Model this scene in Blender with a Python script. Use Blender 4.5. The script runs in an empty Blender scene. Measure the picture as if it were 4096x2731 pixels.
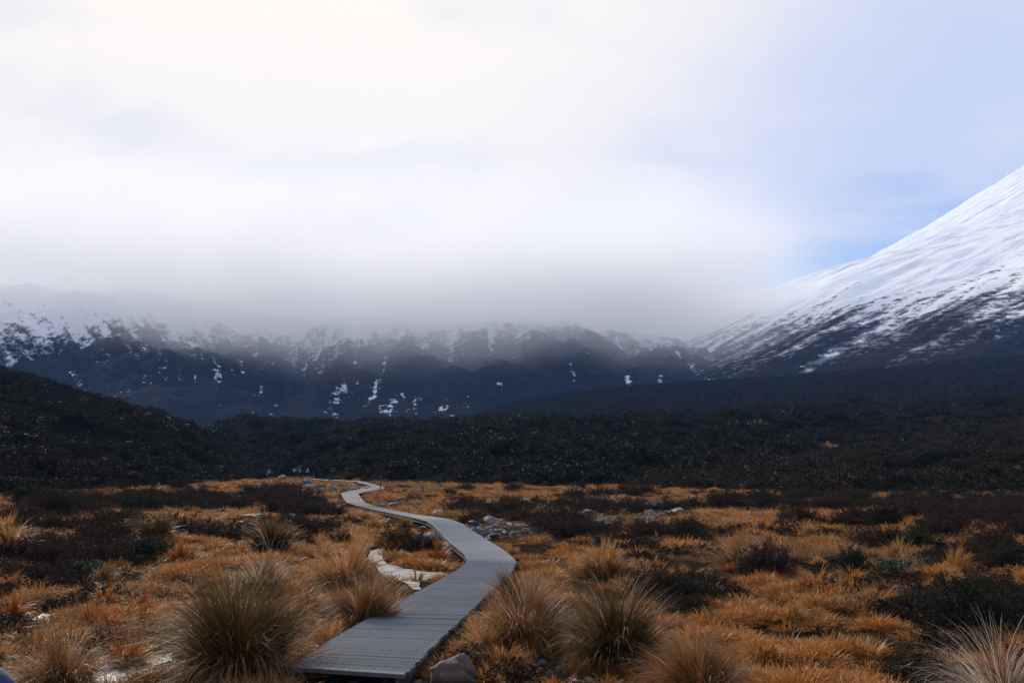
import bpy, math, random
import numpy as np
from mathutils import Vector

random.seed(7)
rng = np.random.default_rng(7)
SC = bpy.context.scene
COL = SC.collection
R = math.radians

# ------------------------------------------------------------------ camera
W, H, LENS = 1024, 682, 35.0
F = LENS / 36.0 * W
CAMZ = 2.0
PITCH = math.atan((459 - 341) / F)
cam = bpy.data.cameras.new('camera')
cam.lens = LENS
cam.sensor_width = 36
cam.clip_start = 0.05
cam.clip_end = 40000
camo = bpy.data.objects.new('camera', cam)
camo.location = (0, 0, CAMZ)
camo.rotation_euler = (math.pi / 2 + PITCH, 0, 0)
COL.objects.link(camo)
SC.camera = camo

# ------------------------------------------------------------------ light
SUN_EL, SUN_AZ = R(25), R(-27)          # azimuth from +Y, negative = to the left
SUN_DIR = Vector((math.sin(SUN_AZ) * math.cos(SUN_EL), math.cos(SUN_AZ) * math.cos(SUN_EL), math.sin(SUN_EL)))
sun = bpy.data.lights.new('sun', 'SUN')
sun.energy = 5.0
sun.angle = R(0.6)
sun.color = (1.0, 0.9, 0.76)
suno = bpy.data.objects.new('sun', sun)
suno.rotation_euler = SUN_DIR.to_track_quat('Z', 'Y').to_euler()
suno.location = (-60, 60, 60)
COL.objects.link(suno)


class NT:
    """tiny node-tree writer"""
    def __init__(self, tree):
        self.t = tree
        tree.nodes.clear()

    def n(self, typ, ins=None, **props):
        nd = self.t.nodes.new(typ)
        for k, v in props.items():
            setattr(nd, k, v)
        for k, v in (ins or {}).items():
            s = nd.inputs[k]
            if isinstance(v, bpy.types.NodeSocket):
                self.t.links.new(v, s)
            else:
                if s.type == 'RGBA' and len(v) == 3:
                    v = (*v, 1)
                s.default_value = v
        return nd

    def m(self, op, a, b=0.0, c=0.0, clamp=False):
        return self.n('ShaderNodeMath', {0: a, 1: b, 2: c}, operation=op, use_clamp=clamp).outputs[0]

    def vm(self, op, a, b=(0, 0, 0)):
        nd = self.n('ShaderNodeVectorMath', {0: a, 1: b}, operation=op)
        return nd.outputs['Value'] if op in ('DOT_PRODUCT', 'LENGTH', 'DISTANCE') else nd.outputs[0]

    def ss(self, v, a, b, lo=0.0, hi=1.0):
        return self.n('ShaderNodeMapRange', {0: v, 1: a, 2: b, 3: lo, 4: hi}, interpolation_type='SMOOTHSTEP').outputs[0]

    def mix(self, f, a, b, blend='MIX'):
        nd = self.n('ShaderNodeMix', data_type='RGBA', blend_type=blend)
        for i, v in ((0, f), (6, a), (7, b)):
            s = nd.inputs[i]
            if isinstance(v, bpy.types.NodeSocket):
                self.t.links.new(v, s)
            else:
                s.default_value = v if i == 0 else (*v, 1)
        return nd.outputs[2]

    def noise(self, vec, scale, detail=4.0, rough=0.55, dist=0.0, dim='3D'):
        return self.n('ShaderNodeTexNoise', {'Vector': vec, 'Scale': scale, 'Detail': detail, 'Roughness': rough, 'Distortion': dist}, noise_dimensions=dim).outputs[0]

    def scale(self, vec, s):
        return self.vm('MULTIPLY', vec, s)

    def sep(self, vec):
        return self.n('ShaderNodeSeparateXYZ', {0: vec}).outputs


def dirpx(px, py):
    cx, cy = (px - 512) / F, (341 - py) / F
    c, s = math.cos(PITCH), math.sin(PITCH)
    return Vector((cx, c - cy * s, s + cy * c))


# world: Nishita daylight behind a broken sheet of cloud
world = bpy.data.worlds.new('World')
SC.world = world
world.use_nodes = True
w = NT(world.node_tree)
D = w.n('ShaderNodeTexCoord').outputs['Generated']
D = w.vm('NORMALIZE', D)
dx, dy, dz = w.sep(D)
sky = w.n('ShaderNodeTexSky', sky_type='NISHITA', sun_disc=False, sun_elevation=SUN_EL, sun_rotation=SUN_AZ % (2 * math.pi),
          altitude=1200.0, air_density=1.0, dust_density=0.7, ozone_density=1.0)
blue = w.mix(1.0, sky.outputs[0], (0.14, 0.14, 0.14), 'MULTIPLY')
# flatten the direction onto a cloud layer so that bands lie level
zz = w.m('ADD', w.m('MAXIMUM', dz, 0.0), 0.22)
lay = w.n('ShaderNodeCombineXYZ', {0: w.m('DIVIDE', dx, zz), 1: w.m('DIVIDE', dy, zz), 2: 0.0}).outputs[0]
n1 = w.noise(w.scale(lay, (0.7, 0.95, 1)), 1.35, 3.0, 0.45, 0.5)
n2 = w.noise(w.scale(lay, (0.8, 1.3, 1)), 3.2, 5.0, 0.55, 0.6)
sund = w.vm('DOT_PRODUCT', D, tuple(SUN_DIR))
glow = w.ss(sund, 0.66, 0.95)
broad = w.ss(sund, -0.2, 1.0)
# cloud cover
cov = w.m('ADD', w.m('MULTIPLY', n1, 1.15), w.m('MULTIPLY', broad, 0.95))
cov = w.m('ADD', cov, w.m('MULTIPLY', n2, 0.2))
gapdir = dirpx(835, 258).normalized()
gv = w.vm('SUBTRACT', D, tuple(gapdir))
gx, gy, gz_ = w.sep(gv)
e = w.m('ADD', w.m('POWER', w.m('DIVIDE', w.m('SUBTRACT', gx, w.m('MULTIPLY', gz_, 1.0)), 0.17), 2.0), w.m('POWER', w.m('DIVIDE', gz_, 0.062), 2.0))
e = w.m('ADD', e, w.m('MULTIPLY', w.m('SUBTRACT', n2, 0.5), 3.2))
gap = w.ss(e, 1.9, -0.6)
cov = w.m('SUBTRACT', cov, w.m('MULTIPLY', gap, 0.75))
cover = w.ss(cov, 0.55, 1.25, 0.3, 1.0)
# grey-blue streaks in the high cloud, cream where the sun stands behind it
shade = w.ss(w.m('ADD', w.m('MULTIPLY', n1, 0.75), w.m('MULTIPLY', n2, 0.4)), 0.46, 0.72)
ccol = w.mix(shade, (0.70, 0.745, 0.90), (0.86, 0.85, 0.90))
ccol = w.mix(w.m('MULTIPLY', glow, w.ss(shade, -0.9, 0.5)), ccol, (1.22, 1.11, 0.95))
skyc = w.mix(cover, blue, ccol)
bg = w.n('ShaderNodeBackground', {'Color': skyc, 'Strength': 1.0})
w.n('ShaderNodeOutputWorld', {0: bg.outputs[0]})

vs = SC.view_settings
vs.view_transform = 'Standard'
vs.look = 'None'
vs.exposure = 0.0
vs.gamma = 1.0
vs.use_curve_mapping = False
SC.render.engine = 'CYCLES'
cy = SC.cycles
cy.max_bounces = 13
cy.diffuse_bounces = 3
cy.glossy_bounces = 2
cy.transmission_bounces = 4
cy.volume_bounces = 12
cy.transparent_max_bounces = 6
cy.use_denoising = True
cy.volume_max_steps = 160
cy.caustics_reflective = False
cy.caustics_refractive = False


# ------------------------------------------------------------------ layout helpers
def zprof(y):
    """height of the plain: level near the camera, sinking a little further out"""
    y = np.asarray(y, float)
    t = np.clip((y - 26) / 40, 0, 1)
    t2 = np.clip((y - 70) / 130, 0, 1)
    return -1.0 * t * t * (3 - 2 * t) - 0.35 * t2


def G(px, py, h=0.0):
    """point of the plain (plus h) seen along a pixel direction"""
    d = dirpx(px, py)
    lo, hi = 1.0, 900.0
    for _ in range(50):
        mid = (lo + hi) / 2
        z = CAMZ + d.z / d.y * mid
        if z > zprof(mid) + h:
            lo = mid
        else:
            hi = mid
    return Vector((d.x / d.y * lo, lo, CAMZ + d.z / d.y * lo))


def zat(px, py, dist):
    d = dirpx(px, py)
    return CAMZ + d.z / d.y * dist


def project(x, y, z):
    """pixel of world points (numpy)"""
    c, s = math.cos(PITCH), math.sin(PITCH)
    fwd = y * c + (z - CAMZ) * s
    up = -y * s + (z - CAMZ) * c
    return 512 + F * x / fwd, 341 - F * up / fwd


_perm = rng.permutation(512)
_perm = np.concatenate([_perm, _perm, _perm])
_grad = np.stack([np.cos(np.linspace(0, 2 * np.pi, 512, endpoint=False)), np.sin(np.linspace(0, 2 * np.pi, 512, endpoint=False))], 1)


def perlin(x, y, seed=0):
    x = np.asarray(x, float) + seed * 17.31
    y = np.asarray(y, float) + seed * 9.77
    xi, yi = np.floor(x).astype(int), np.floor(y).astype(int)
    xf, yf = x - xi, y - yi
    u, v = xf * xf * xf * (xf * (xf * 6 - 15) + 10), yf * yf * yf * (yf * (yf * 6 - 15) + 10)

    def g(ix, iy, fx, fy):
        h = _perm[(_perm[ix % 512] + iy) % 512]
        gr = _grad[h % 512]
        return gr[..., 0] * fx + gr[..., 1] * fy
    a = g(xi, yi, xf, yf) * (1 - u) + g(xi + 1, yi, xf - 1, yf) * u
    b = g(xi, yi + 1, xf, yf - 1) * (1 - u) + g(xi + 1, yi + 1, xf - 1, yf - 1) * u
    return (a * (1 - v) + b * v) * 1.4


def fbm(x, y, oct=5, seed=0, gain=0.5):
    s, a, f = 0, 1.0, 1.0
    for i in range(oct):
        s = s + a * perlin(x * f, y * f, seed + i)
        a *= gain
        f *= 2.03
    return s


def ridged(x, y, oct=4, seed=0, gain=0.5):
    s, a, f = 0, 1.0, 1.0
    for i in range(oct):
        s = s + a * (1 - 2 * np.abs(perlin(x * f, y * f, seed + i)))
        a *= gain
        f *= 2.07
    return s


def sstep(x, a, b):
    t = np.clip((np.asarray(x, float) - a) / (b - a), 0, 1)
    return t * t * (3 - 2 * t)


def mesh_np(name, V, faces, mats=(), attrs=None, smooth=False, mat_idx=None):
    """faces: list of (n,k) int arrays"""
    me = bpy.data.meshes.new(name)
    V = np.asarray(V, np.float32)
    me.vertices.add(len(V))
    me.vertices.foreach_set('co', V.ravel())
    loops = np.concatenate([np.asarray(f, np.int32).ravel() for f in faces])
    tot = np.concatenate([np.full(len(f), np.asarray(f).shape[1], np.int32) for f in faces])
    start = np.concatenate([[0], np.cumsum(tot)[:-1]]).astype(np.int32)
    me.loops.add(len(loops))
    me.loops.foreach_set('vertex_index', loops)
    me.polygons.add(len(tot))
    me.polygons.foreach_set('loop_start', start)
    me.polygons.foreach_set('loop_total', tot)
    me.polygons.foreach_set('use_smooth', np.full(len(tot), smooth))
    if mat_idx is not None:
        me.polygons.foreach_set('material_index', np.asarray(mat_idx, np.int32))
    for m in mats:
        me.materials.append(m)
    for k, a in (attrs or {}).items():
        a = np.asarray(a, np.float32)
        if a.ndim == 1:
            me.attributes.new(k, 'FLOAT', 'POINT').data.foreach_set('value', a)
        else:
            if a.shape[1] == 3:
                a = np.concatenate([a, np.ones((len(a), 1), np.float32)], 1)
            me.attributes.new(k, 'FLOAT_COLOR', 'POINT').data.foreach_set('color', a.ravel())
    me.update(calc_edges=True)
    me.validate()
    return me


def add(name, me, parent=None, loc=None, label=None, cat=None, group=None, kind=None):
    o = bpy.data.objects.new(name, me)
    COL.objects.link(o)
    if parent:
        o.parent = parent
    if loc is not None:
        o.location = loc
    if label:
        o['label'] = label
    if cat:
        o['category'] = cat
    if group:
        o['group'] = group
    if kind:
        o['kind'] = kind
    return o


def grid_faces(nu, nv):
    i = np.arange(nu * nv).reshape(nu, nv)
    return np.stack([i[:-1, :-1], i[1:, :-1], i[1:, 1:], i[:-1, 1:]], -1).reshape(-1, 4)


# ------------------------------------------------------------------ materials
def newmat(name):
    m = bpy.data.materials.new(name)
    m.use_nodes = True
    return m, NT(m.node_tree)


def out(t, surf, vol=None, disp=None):
    o = t.n('ShaderNodeOutputMaterial')
    if surf is not None:
        t.t.links.new(surf, o.inputs[0])
    if vol is not None:
        t.t.links.new(vol, o.inputs[1])


def bump(t, h, dist=0.02, strength=0.6):
    return t.n('ShaderNodeBump', {'Height': h, 'Distance': dist, 'Strength': strength}).outputs[0]


def bsdf(t, col, rough=0.8, spec=0.3, normal=None, **kw):
    ins = {'Base Color': col, 'Roughness': rough, 'Specular IOR Level': spec}
    if normal is not None:
        ins['Normal'] = normal
    ins.update(kw)
    return t.n('ShaderNodeBsdfPrincipled', ins).outputs[0]


def pos(t):
    return t.n('ShaderNodeNewGeometry').outputs['Position']


def grass_mat(name, cols, tip, tipf=0.45, trans=0.3, patch=None):
    m, t = newmat(name)
    at = t.n('ShaderNodeAttribute', attribute_name='bl').outputs['Vector']
    r, s, r2 = t.sep(at)
    oi = t.n('ShaderNodeObjectInfo')
    ro = oi.outputs['Random']
    f = t.m('ADD', t.m('MULTIPLY', r, 0.65), t.m('MULTIPLY', ro, 0.35))
    ramp = t.n('ShaderNodeValToRGB', {0: f})
    el = ramp.color_ramp.elements
    el[0].color = (*cols[0], 1)
    el[1].color = (*cols[-1], 1)
    for i, c in enumerate(cols[1:-1]):
        k = el.new((i + 1) / (len(cols) - 1))
        k.color = (*c, 1)
    c = ramp.outputs[0]
    if patch:
        # the sward itself changes colour from patch to patch
        nz = t.noise(oi.outputs['Location'], 0.33, 3.0, 0.6)
        c = t.mix(t.m('MULTIPLY', t.ss(nz, 0.5, 0.68), 0.75), c, patch)
    c = t.mix(t.m('MULTIPLY', t.ss(s, 0.35, 1.0), tipf), c, tip)
    v = t.m('ADD', t.m('MULTIPLY', r2, 0.7), 0.65)
    c = t.n('ShaderNodeHueSaturation', {'Value': v, 'Color': c, 'Saturation': 1.0}).outputs[0]
    d = bsdf(t, c, 0.55, 0.25)
    tr = t.n('ShaderNodeBsdfTranslucent', {'Color': c}).outputs[0]
    mx = t.n('ShaderNodeMixShader', {0: trans, 1: d, 2: tr}).outputs[0]
    out(t, mx)
    return m


M = {}
M['gold'] = grass_mat('gold_grass', [(0.22, 0.09, 0.022), (0.39, 0.17, 0.04), (0.50, 0.25, 0.07)], (0.60, 0.34, 0.13))
M['russet'] = grass_mat('russet_grass', [(0.17, 0.048, 0.010), (0.32, 0.095, 0.018), (0.40, 0.14, 0.03)], (0.48, 0.21, 0.06))
M['straw'] = grass_mat('straw_grass', [(0.10, 0.043, 0.014), (0.20, 0.088, 0.029), (0.29, 0.147, 0.054)], (0.42, 0.25, 0.11), 0.45)
M['olive'] = grass_mat('olive_grass', [(0.026, 0.021, 0.008), (0.055, 0.038, 0.012), (0.115, 0.064, 0.022)], (0.32, 0.18, 0.07), 0.42, 0.22)
M['pale'] = grass_mat('pale_stalk', [(0.38, 0.30, 0.22), (0.55, 0.46, 0.36)], (0.62, 0.54, 0.45), 0.6)
M['turf'] = grass_mat('turf_grass', [(0.18, 0.065, 0.014), (0.37, 0.142, 0.030), (0.50, 0.215, 0.052)], (0.60, 0.30, 0.095), 0.5, patch=(0.17, 0.075, 0.028))


def leaf_mat(name, cols, trans=0.15, rough=0.75, spec=0.12, patch=None):
    m, t = newmat(name)
    at = t.n('ShaderNodeAttribute', attribute_name='bl').outputs['Vector']
    r, s, r2 = t.sep(at)
    oi = t.n('ShaderNodeObjectInfo')
    ro = oi.outputs['Random']
    c = t.mix(t.m('ADD', t.m('MULTIPLY', r, 0.6), t.m('MULTIPLY', ro, 0.4)), cols[0], cols[1])
    if patch:
        c = t.mix(t.ss(t.noise(oi.outputs['Location'], 0.035, 4.0, 0.6), 0.48, 0.62), c, patch)
    c = t.mix(t.m('MULTIPLY', t.ss(r2, 0.75, 1.0), 0.7), c, cols[2])
    d = bsdf(t, c, rough, spec)
    tr = t.n('ShaderNodeBsdfTranslucent', {'Color': c}).outputs[0]
    out(t, t.n('ShaderNodeMixShader', {0: trans, 1: d, 2: tr}).outputs[0])
    return m


M['heath'] = leaf_mat('heather_leaf', [(0.022, 0.020, 0.016), (0.045, 0.024, 0.018), (0.085, 0.045, 0.03)])
M['green'] = leaf_mat('evergreen_leaf', [(0.015, 0.020, 0.014), (0.024, 0.029, 0.018), (0.055, 0.062, 0.042)])
M['hebe'] = leaf_mat('silver_leaf', [(0.04, 0.06, 0.035), (0.09, 0.12, 0.075), (0.24, 0.27, 0.21)])
M['lichen'] = leaf_mat('lichen', [(0.13, 0.125, 0.09), (0.22, 0.21, 0.155), (0.38, 0.37, 0.30)], 0.05, 0.9, 0.1)
M['hillheath'] = leaf_mat('hill_heath_leaf', patch=(0.024, 0.017, 0.010), cols= [(0.009, 0.014, 0.010), (0.017, 0.018, 0.012), (0.034, 0.026, 0.015)])  # leaf colour darkened in place of a cloud shadow over the hills

M['hillheath_brown'] = leaf_mat('brown_heath_leaf', [(0.020, 0.016, 0.010), (0.034, 0.023, 0.013), (0.06, 0.04, 0.022)], patch=(0.018, 0.018, 0.012))
m, t = newmat('twig')
out(t, bsdf(t, (0.045, 0.032, 0.024), 0.9, 0.1))
M['twig'] = m


def rock_mat(name, a, b, lich):
    m, t = newmat(name)
    tc = t.n('ShaderNodeTexCoord').outputs['Object']
    n_ = t.noise(tc, 3.0, 6, 0.65)
    n2_ = t.noise(tc, 14.0, 4, 0.7)
    ro = t.n('ShaderNodeObjectInfo').outputs['Random']
    c = t.mix(t.m('ADD', t.m('MULTIPLY', n_, 0.6), t.m('MULTIPLY', ro, 0.4)), a, b)
    c = t.mix(t.m('MULTIPLY', t.ss(n2_, 0.52, 0.66), 0.6), c, lich)
    out(t, bsdf(t, c, 0.75, 0.35, bump(t, t.m('ADD', n_, t.m('MULTIPLY', n2_, 0.5)), 0.05, 0.9)))
    return m


M['rock'] = rock_mat('grey_lava_rock', (0.09, 0.092, 0.10), (0.19, 0.19, 0.20), (0.28, 0.28, 0.28))
M['rockpale'] = rock_mat('pale_lichen_rock', (0.20, 0.20, 0.21), (0.34, 0.34, 0.345), (0.46, 0.46, 0.45))
M['rockbrown'] = rock_mat('brown_lava_rock', (0.045, 0.03, 0.027), (0.11, 0.072, 0.062), (0.17, 0.135, 0.12))
M['rockdark'] = rock_mat('dark_lava_rock', (0.05, 0.05, 0.055), (0.10, 0.10, 0.11), (0.22, 0.22, 0.22))

# ground
m, t = newmat('moor_soil')
p = pos(t)
a = t.noise(p, 0.25, 6, 0.6)
b = t.noise(p, 2.2, 6, 0.65)
c_ = t.noise(p, 18.0, 5, 0.7)
c = t.mix(t.ss(a, 0.38, 0.62), (0.026, 0.021, 0.017), (0.060, 0.035, 0.018))
c = t.mix(t.m('MULTIPLY', t.ss(b, 0.5, 0.65), 0.6), c, (0.11, 0.058, 0.024))
c = t.mix(t.m('MULTIPLY', t.ss(c_, 0.55, 0.75), 0.6), c, (0.055, 0.055, 0.055))
moss = t.noise(p, 0.8, 4, 0.6)
c = t.mix(t.m('MULTIPLY', t.ss(moss, 0.62, 0.75), 0.45), c, (0.10, 0.085, 0.02))
out(t, bsdf(t, c, 1.0, 0.0, bump(t, t.m('ADD', b, c_), 0.08, 1.0)))
M['soil'] = m

# hillside under its scrub
def hill_mat(name, dark, mid, light):
    m, t = newmat(name)
    p = pos(t)
    a = t.noise(p, 0.03, 5, 0.6)
    b = t.noise(p, 0.5, 8, 0.7)
    q = t.noise(p, 0.16, 4, 0.6)
    c = t.mix(t.ss(b, 0.35, 0.65), dark, mid)
    c = t.mix(t.m('MULTIPLY', t.ss(t.m('ADD', q, t.m('MULTIPLY', a, 0.5)), 0.78, 0.95), 0.75), c, light)
    out(t, bsdf(t, c, 1.0, 0.0, bump(t, b, 0.5, 0.8)))
    return m


M['hill'] = hill_mat('heath_hillside', (0.010, 0.012, 0.009), (0.022, 0.020, 0.014), (0.05, 0.031, 0.016))
M['lava'] = hill_mat('lava_flank', (0.008, 0.009, 0.013), (0.014, 0.0145, 0.019), (0.019, 0.018, 0.020))


def mountain_mat(name, lo, hi, xslope, patchz, streak=0.16, driftk=0.72, soft=0.13):
    m, t = newmat(name)
    geo = t.n('ShaderNodeNewGeometry')
    p = geo.outputs['Position']
    x, y, z = t.sep(p)
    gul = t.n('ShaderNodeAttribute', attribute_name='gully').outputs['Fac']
    fl = t.n('ShaderNodeAttribute', attribute_name='fall').outputs['Vector']
    big = t.noise(p, 0.006, 4, 0.55)
    n_ = t.noise(p, 0.03, 8, 0.68)
    f_ = t.noise(t.scale(p, (1.0, 0.6, 1.6)), 0.10, 8, 0.75)
    st = t.noise(t.scale(fl, (1.0, streak, 1.0)), 0.05, 7, 0.66)
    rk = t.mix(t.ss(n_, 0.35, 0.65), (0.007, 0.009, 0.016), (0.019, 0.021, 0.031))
    rk = t.mix(t.m('MULTIPLY', t.ss(t.m('ADD', gul, t.m('MULTIPLY', t.m('SUBTRACT', n_, 0.5), 3.0)), 0.25, -0.9), 0.75), rk, (0.048, 0.039, 0.036))  # scree brown on convex spurs, also painted lighter to stand in for spur light
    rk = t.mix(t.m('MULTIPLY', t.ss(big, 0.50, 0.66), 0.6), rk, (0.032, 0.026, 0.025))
    rk = t.mix(t.m('MULTIPLY', t.ss(f_, 0.5, 0.7), 0.5), rk, (0.036, 0.036, 0.044))
    # snow lies where it is high, in the gullies and streaked down the fall line
    h = t.m('ADD', z, t.m('MULTIPLY', x, xslope))
    h = t.m('ADD', h, t.m('MULTIPLY', t.m('SUBTRACT', n_, 0.5), 90.0))
    h = t.m('ADD', h, t.m('MULTIPLY', t.m('SUBTRACT', big, 0.5), 170.0))
    h = t.m('ADD', h, t.m('MULTIPLY', gul, 30.0))
    k = t.n('ShaderNodeMapRange', {0: h, 1: lo, 2: hi, 3: -0.30, 4: 0.36}, clamp=True).outputs[0]
    tex = t.m('ADD', t.m('MULTIPLY', t.m('SUBTRACT', f_, 0.5), 0.9), t.m('MULTIPLY', t.m('SUBTRACT', st, 0.5), 0.8))
    sn = t.ss(t.m('ADD', k, tex), -0.02, soft)
    # left-over drifts lower down
    dn = t.noise(t.scale(fl, (1.0, 0.17, 1.0)), 0.034, 4, 0.62, 0.3)
    dr = t.m('ADD', dn, t.m('MULTIPLY', gul, 0.075))
    dr = t.m('ADD', dr, t.m('ADD', t.m('MULTIPLY', t.m('SUBTRACT', f_, 0.5), 0.85), t.m('MULTIPLY', t.m('SUBTRACT', big, 0.5), 0.45)))
    dr = t.m('ADD', dr, t.m('MULTIPLY', t.ss(z, patchz, lo), 0.05))
    drift = t.m('MULTIPLY', t.ss(dr, driftk, driftk + 0.03), t.ss(z, patchz, patchz + 15))
    sn = t.m('MAXIMUM', sn, drift)
    c = t.mix(sn, rk, (0.80, 0.83, 0.88))
    bh = t.m('ADD', t.m('MULTIPLY', n_, t.ss(sn, 0.0, 1.0, 8.0, 2.5)), t.m('MULTIPLY', f_, t.ss(sn, 0.0, 1.0, 5.0, 1.2)))
    bh = t.m('ADD', bh, t.m('MULTIPLY', st, 5.0))
    out(t, bsdf(t, c, 0.9, 0.02, bump(t, bh, 1.0, 0.9)))
    return m


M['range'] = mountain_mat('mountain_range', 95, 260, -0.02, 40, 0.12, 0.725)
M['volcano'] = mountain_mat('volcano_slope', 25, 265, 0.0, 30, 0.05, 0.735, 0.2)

# deck, wire, beams
m, t = newmat('weathered_plank')
tc = t.n('ShaderNodeTexCoord').outputs['Object']
ro = t.n('ShaderNodeObjectInfo').outputs['Random']
gr = t.noise(t.scale(tc, (2.0, 40.0, 10.0)), 3.0, 6, 0.65)
sp = t.noise(tc, 30.0, 4, 0.7)
c = t.mix(gr, (0.085, 0.09, 0.096), (0.18, 0.185, 0.195))
c = t.mix(t.m('MULTIPLY', ro, 0.75), c, (0.075, 0.08, 0.09))
c = t.mix(t.m('MULTIPLY', t.ss(sp, 0.54, 0.68), 0.85), c, (0.045, 0.043, 0.04))
st = t.noise(tc, 1.7, 4, 0.6)
c = t.mix(t.m('MULTIPLY', t.ss(st, 0.5, 0.75), 0.5), c, (0.08, 0.08, 0.085))
out(t, bsdf(t, c, 0.75, 0.15, bump(t, t.m('ADD', gr, sp), 0.006, 0.8)))
M['plank'] = m
m, t = newmat('timber_beam')
tc = pos(t)
gr = t.noise(t.scale(tc, (3.0, 3.0, 40.0)), 2.0, 5, 0.6)
out(t, bsdf(t, t.mix(gr, (0.05, 0.042, 0.035), (0.10, 0.085, 0.07)), 0.85, 0.2))
M['beam'] = m
m, t = newmat('galvanised_wire')
out(t, bsdf(t, (0.28, 0.295, 0.315), 0.6, 0.2))
M['wire'] = m
m, t = newmat('pole_paint')
out(t, bsdf(t, (0.05, 0.04, 0.035), 0.7, 0.3))
M['pole'] = m

# ice and bog water
m, t = newmat('stream_ice')
p = pos(t)
a = t.noise(t.scale(p, (1, 2.2, 1)), 2.2, 6, 0.65, 0.6)
b = t.noise(t.scale(p, (1, 3, 1)), 11.0, 6, 0.7)
c = t.mix(t.ss(t.m('ADD', a, t.m('MULTIPLY', b, 0.3)), 0.47, 0.72), (0.42, 0.43, 0.47), (0.08, 0.07, 0.065))
out(t, bsdf(t, c, t.m('ADD', t.m('MULTIPLY', a, 0.3), 0.35), 0.2, bump(t, t.m('ADD', a, t.m('MULTIPLY', b, 0.5)), 0.03, 0.9)))
M['ice'] = m
m, t = newmat('bog_water')
p = pos(t)
out(t, bsdf(t, (0.03, 0.018, 0.01), 0.06, 0.5, bump(t, t.noise(p, 9.0, 3, 0.5), 0.004, 0.4)))
M['water'] = m


def plain(name, col, rough=0.8, spec=0.3, bumpscale=None):
    m, t = newmat(name)
    tc = t.n('ShaderNodeTexCoord').outputs['Object']
    n_ = t.noise(tc, 9.0, 4, 0.6)
    c = t.mix(n_, tuple(v * 0.75 for v in col), tuple(min(1, v * 1.2) for v in col))
    out(t, bsdf(t, c, rough, spec, bump(t, t.noise(tc, 30.0, 3, 0.6), 0.01, 0.4)))
    return m


# ------------------------------------------------------------------ boardwalk outline, water outline (plan)
def z2(x, y):
    return ((1000 + x / 1.887) / 4, (1900 + y / 1.887) / 4)


def z5(x, y):
    return ((900 + x / 2.352) / 4, (1700 + y / 2.352) / 4)


def z4(x, y):
    return ((1100 + x / 2.94) / 4, (2000 + y / 2.94) / 4)


def z1(x, y):
    return ((x / 1.887) / 4, (1900 + y / 1.887) / 4)


def z3(x, y):
    return ((2100 + x / 1.887) / 4, (1900 + y / 1.887) / 4)


def z6(x, y):
    return ((1800 + x / 2.94) / 4, (2050 + y / 2.94) / 4)


DECK = 0.15
SECT = [(z2(308, 1446), z2(1172, 1503)), (z2(640, 1215), z2(1425, 1245)), (z2(1010, 1010), z2(1660, 1025)), (z2(1310, 850), z2(1812, 878)),
        (z2(1560, 715), z2(1962, 748)), (z2(1643, 645), z2(2015, 648)), (z2(1612, 585), z2(1935, 573)), (z2(1510, 505), z2(1800, 490)),
        (z2(1440, 432), z2(1690, 420)), (z2(1385, 375), z2(1605, 362)), (z2(1330, 340), z2(1505, 326)), (z2(1265, 322), z2(1395, 313)),
        (z2(1150, 299), z2(1272, 297)), (z2(960, 261), z2(1080, 260)), (z2(810, 226), z2(935, 227)), (z2(727, 200), z2(868, 200)),
        (z2(700, 163), z2(838, 165)), (z2(686, 131), z2(818, 134)),
        (z5(1190, 611), z5(1335, 621)), (z5(1290, 592), z5(1430, 602)), (z5(1385, 574), z5(1515, 585)),
        (z5(1335, 554), z5(1425, 557)), (z5(1262, 538), z5(1335, 532)), (z5(1236, 526), z5(1262, 520)),
        (z5(1000, 516), z5(1003, 510)), (z5(740, 500), z5(742, 495))]
LP = [G(*s[0], DECK) for s in SECT]
RP = [G(*s[1], DECK) for s in SECT]
CP = [(a + b) / 2 for a, b in zip(LP, RP)]
PATH = np.array([[c.x, c.y] for c in CP])


def seg_dist(x, y, P):
    x = np.asarray(x, float)
    best = np.full(x.shape, 1e9)
    for a, b in zip(P[:-1], P[1:]):
        d = b - a
        t = np.clip(((x - a[0]) * d[0] + (y - a[1]) * d[1]) / (d @ d), 0, 1)
        best = np.minimum(best, np.hypot(x - a[0] - t * d[0], y - a[1] - t * d[1]))
    return best


ICE = {
    'a': [z4(*q) for q in [(1120, 590), (1085, 680), (1190, 745), (1245, 860), (1270, 945), (1420, 930), (1540, 960), (1610, 1040), (1720, 1045),
                           (1700, 960), (1830, 915), (2045, 868), (1960, 838), (1800, 835), (1520, 795), (1500, 768), (1325, 742), (1255, 660), (1275, 545)]],
    'b': [z1(*q) for q in [(560, 1540), (690, 1420), (990, 1435), (1100, 1375), (1300, 1325), (1290, 1390), (1150, 1445), (1010, 1505), (790, 1600), (620, 1640)]],
    'c': [z1(*q) for q in [(70, 1300), (140, 1235), (270, 1205), (265, 1262), (160, 1312)]],
    'd': [z1(*q) for q in [(255, 1085), (300, 1042), (380, 1048), (362, 1092)]],
    'e': [z2(*q) for q in [(470, 1150), (520, 1095), (640, 1085), (720, 1120), (690, 1190), (560, 1215), (480, 1200)]],
}
ICEW = {k: [G(x, y, -0.03) for x, y in v] for k, v in ICE.items()}


def in_poly(x, y, P):
    x = np.asarray(x, float)
    ins = np.zeros(x.shape, bool)
    n = len(P)
    for i in range(n):
        a, b = P[i], P[(i + 1) % n]
        c = ((a.y > y) != (b.y > y)) & (x < (b.x - a.x) * (y - a.y) / (b.y - a.y + 1e-12) + a.x)
        ins ^= c
    return ins


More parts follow.
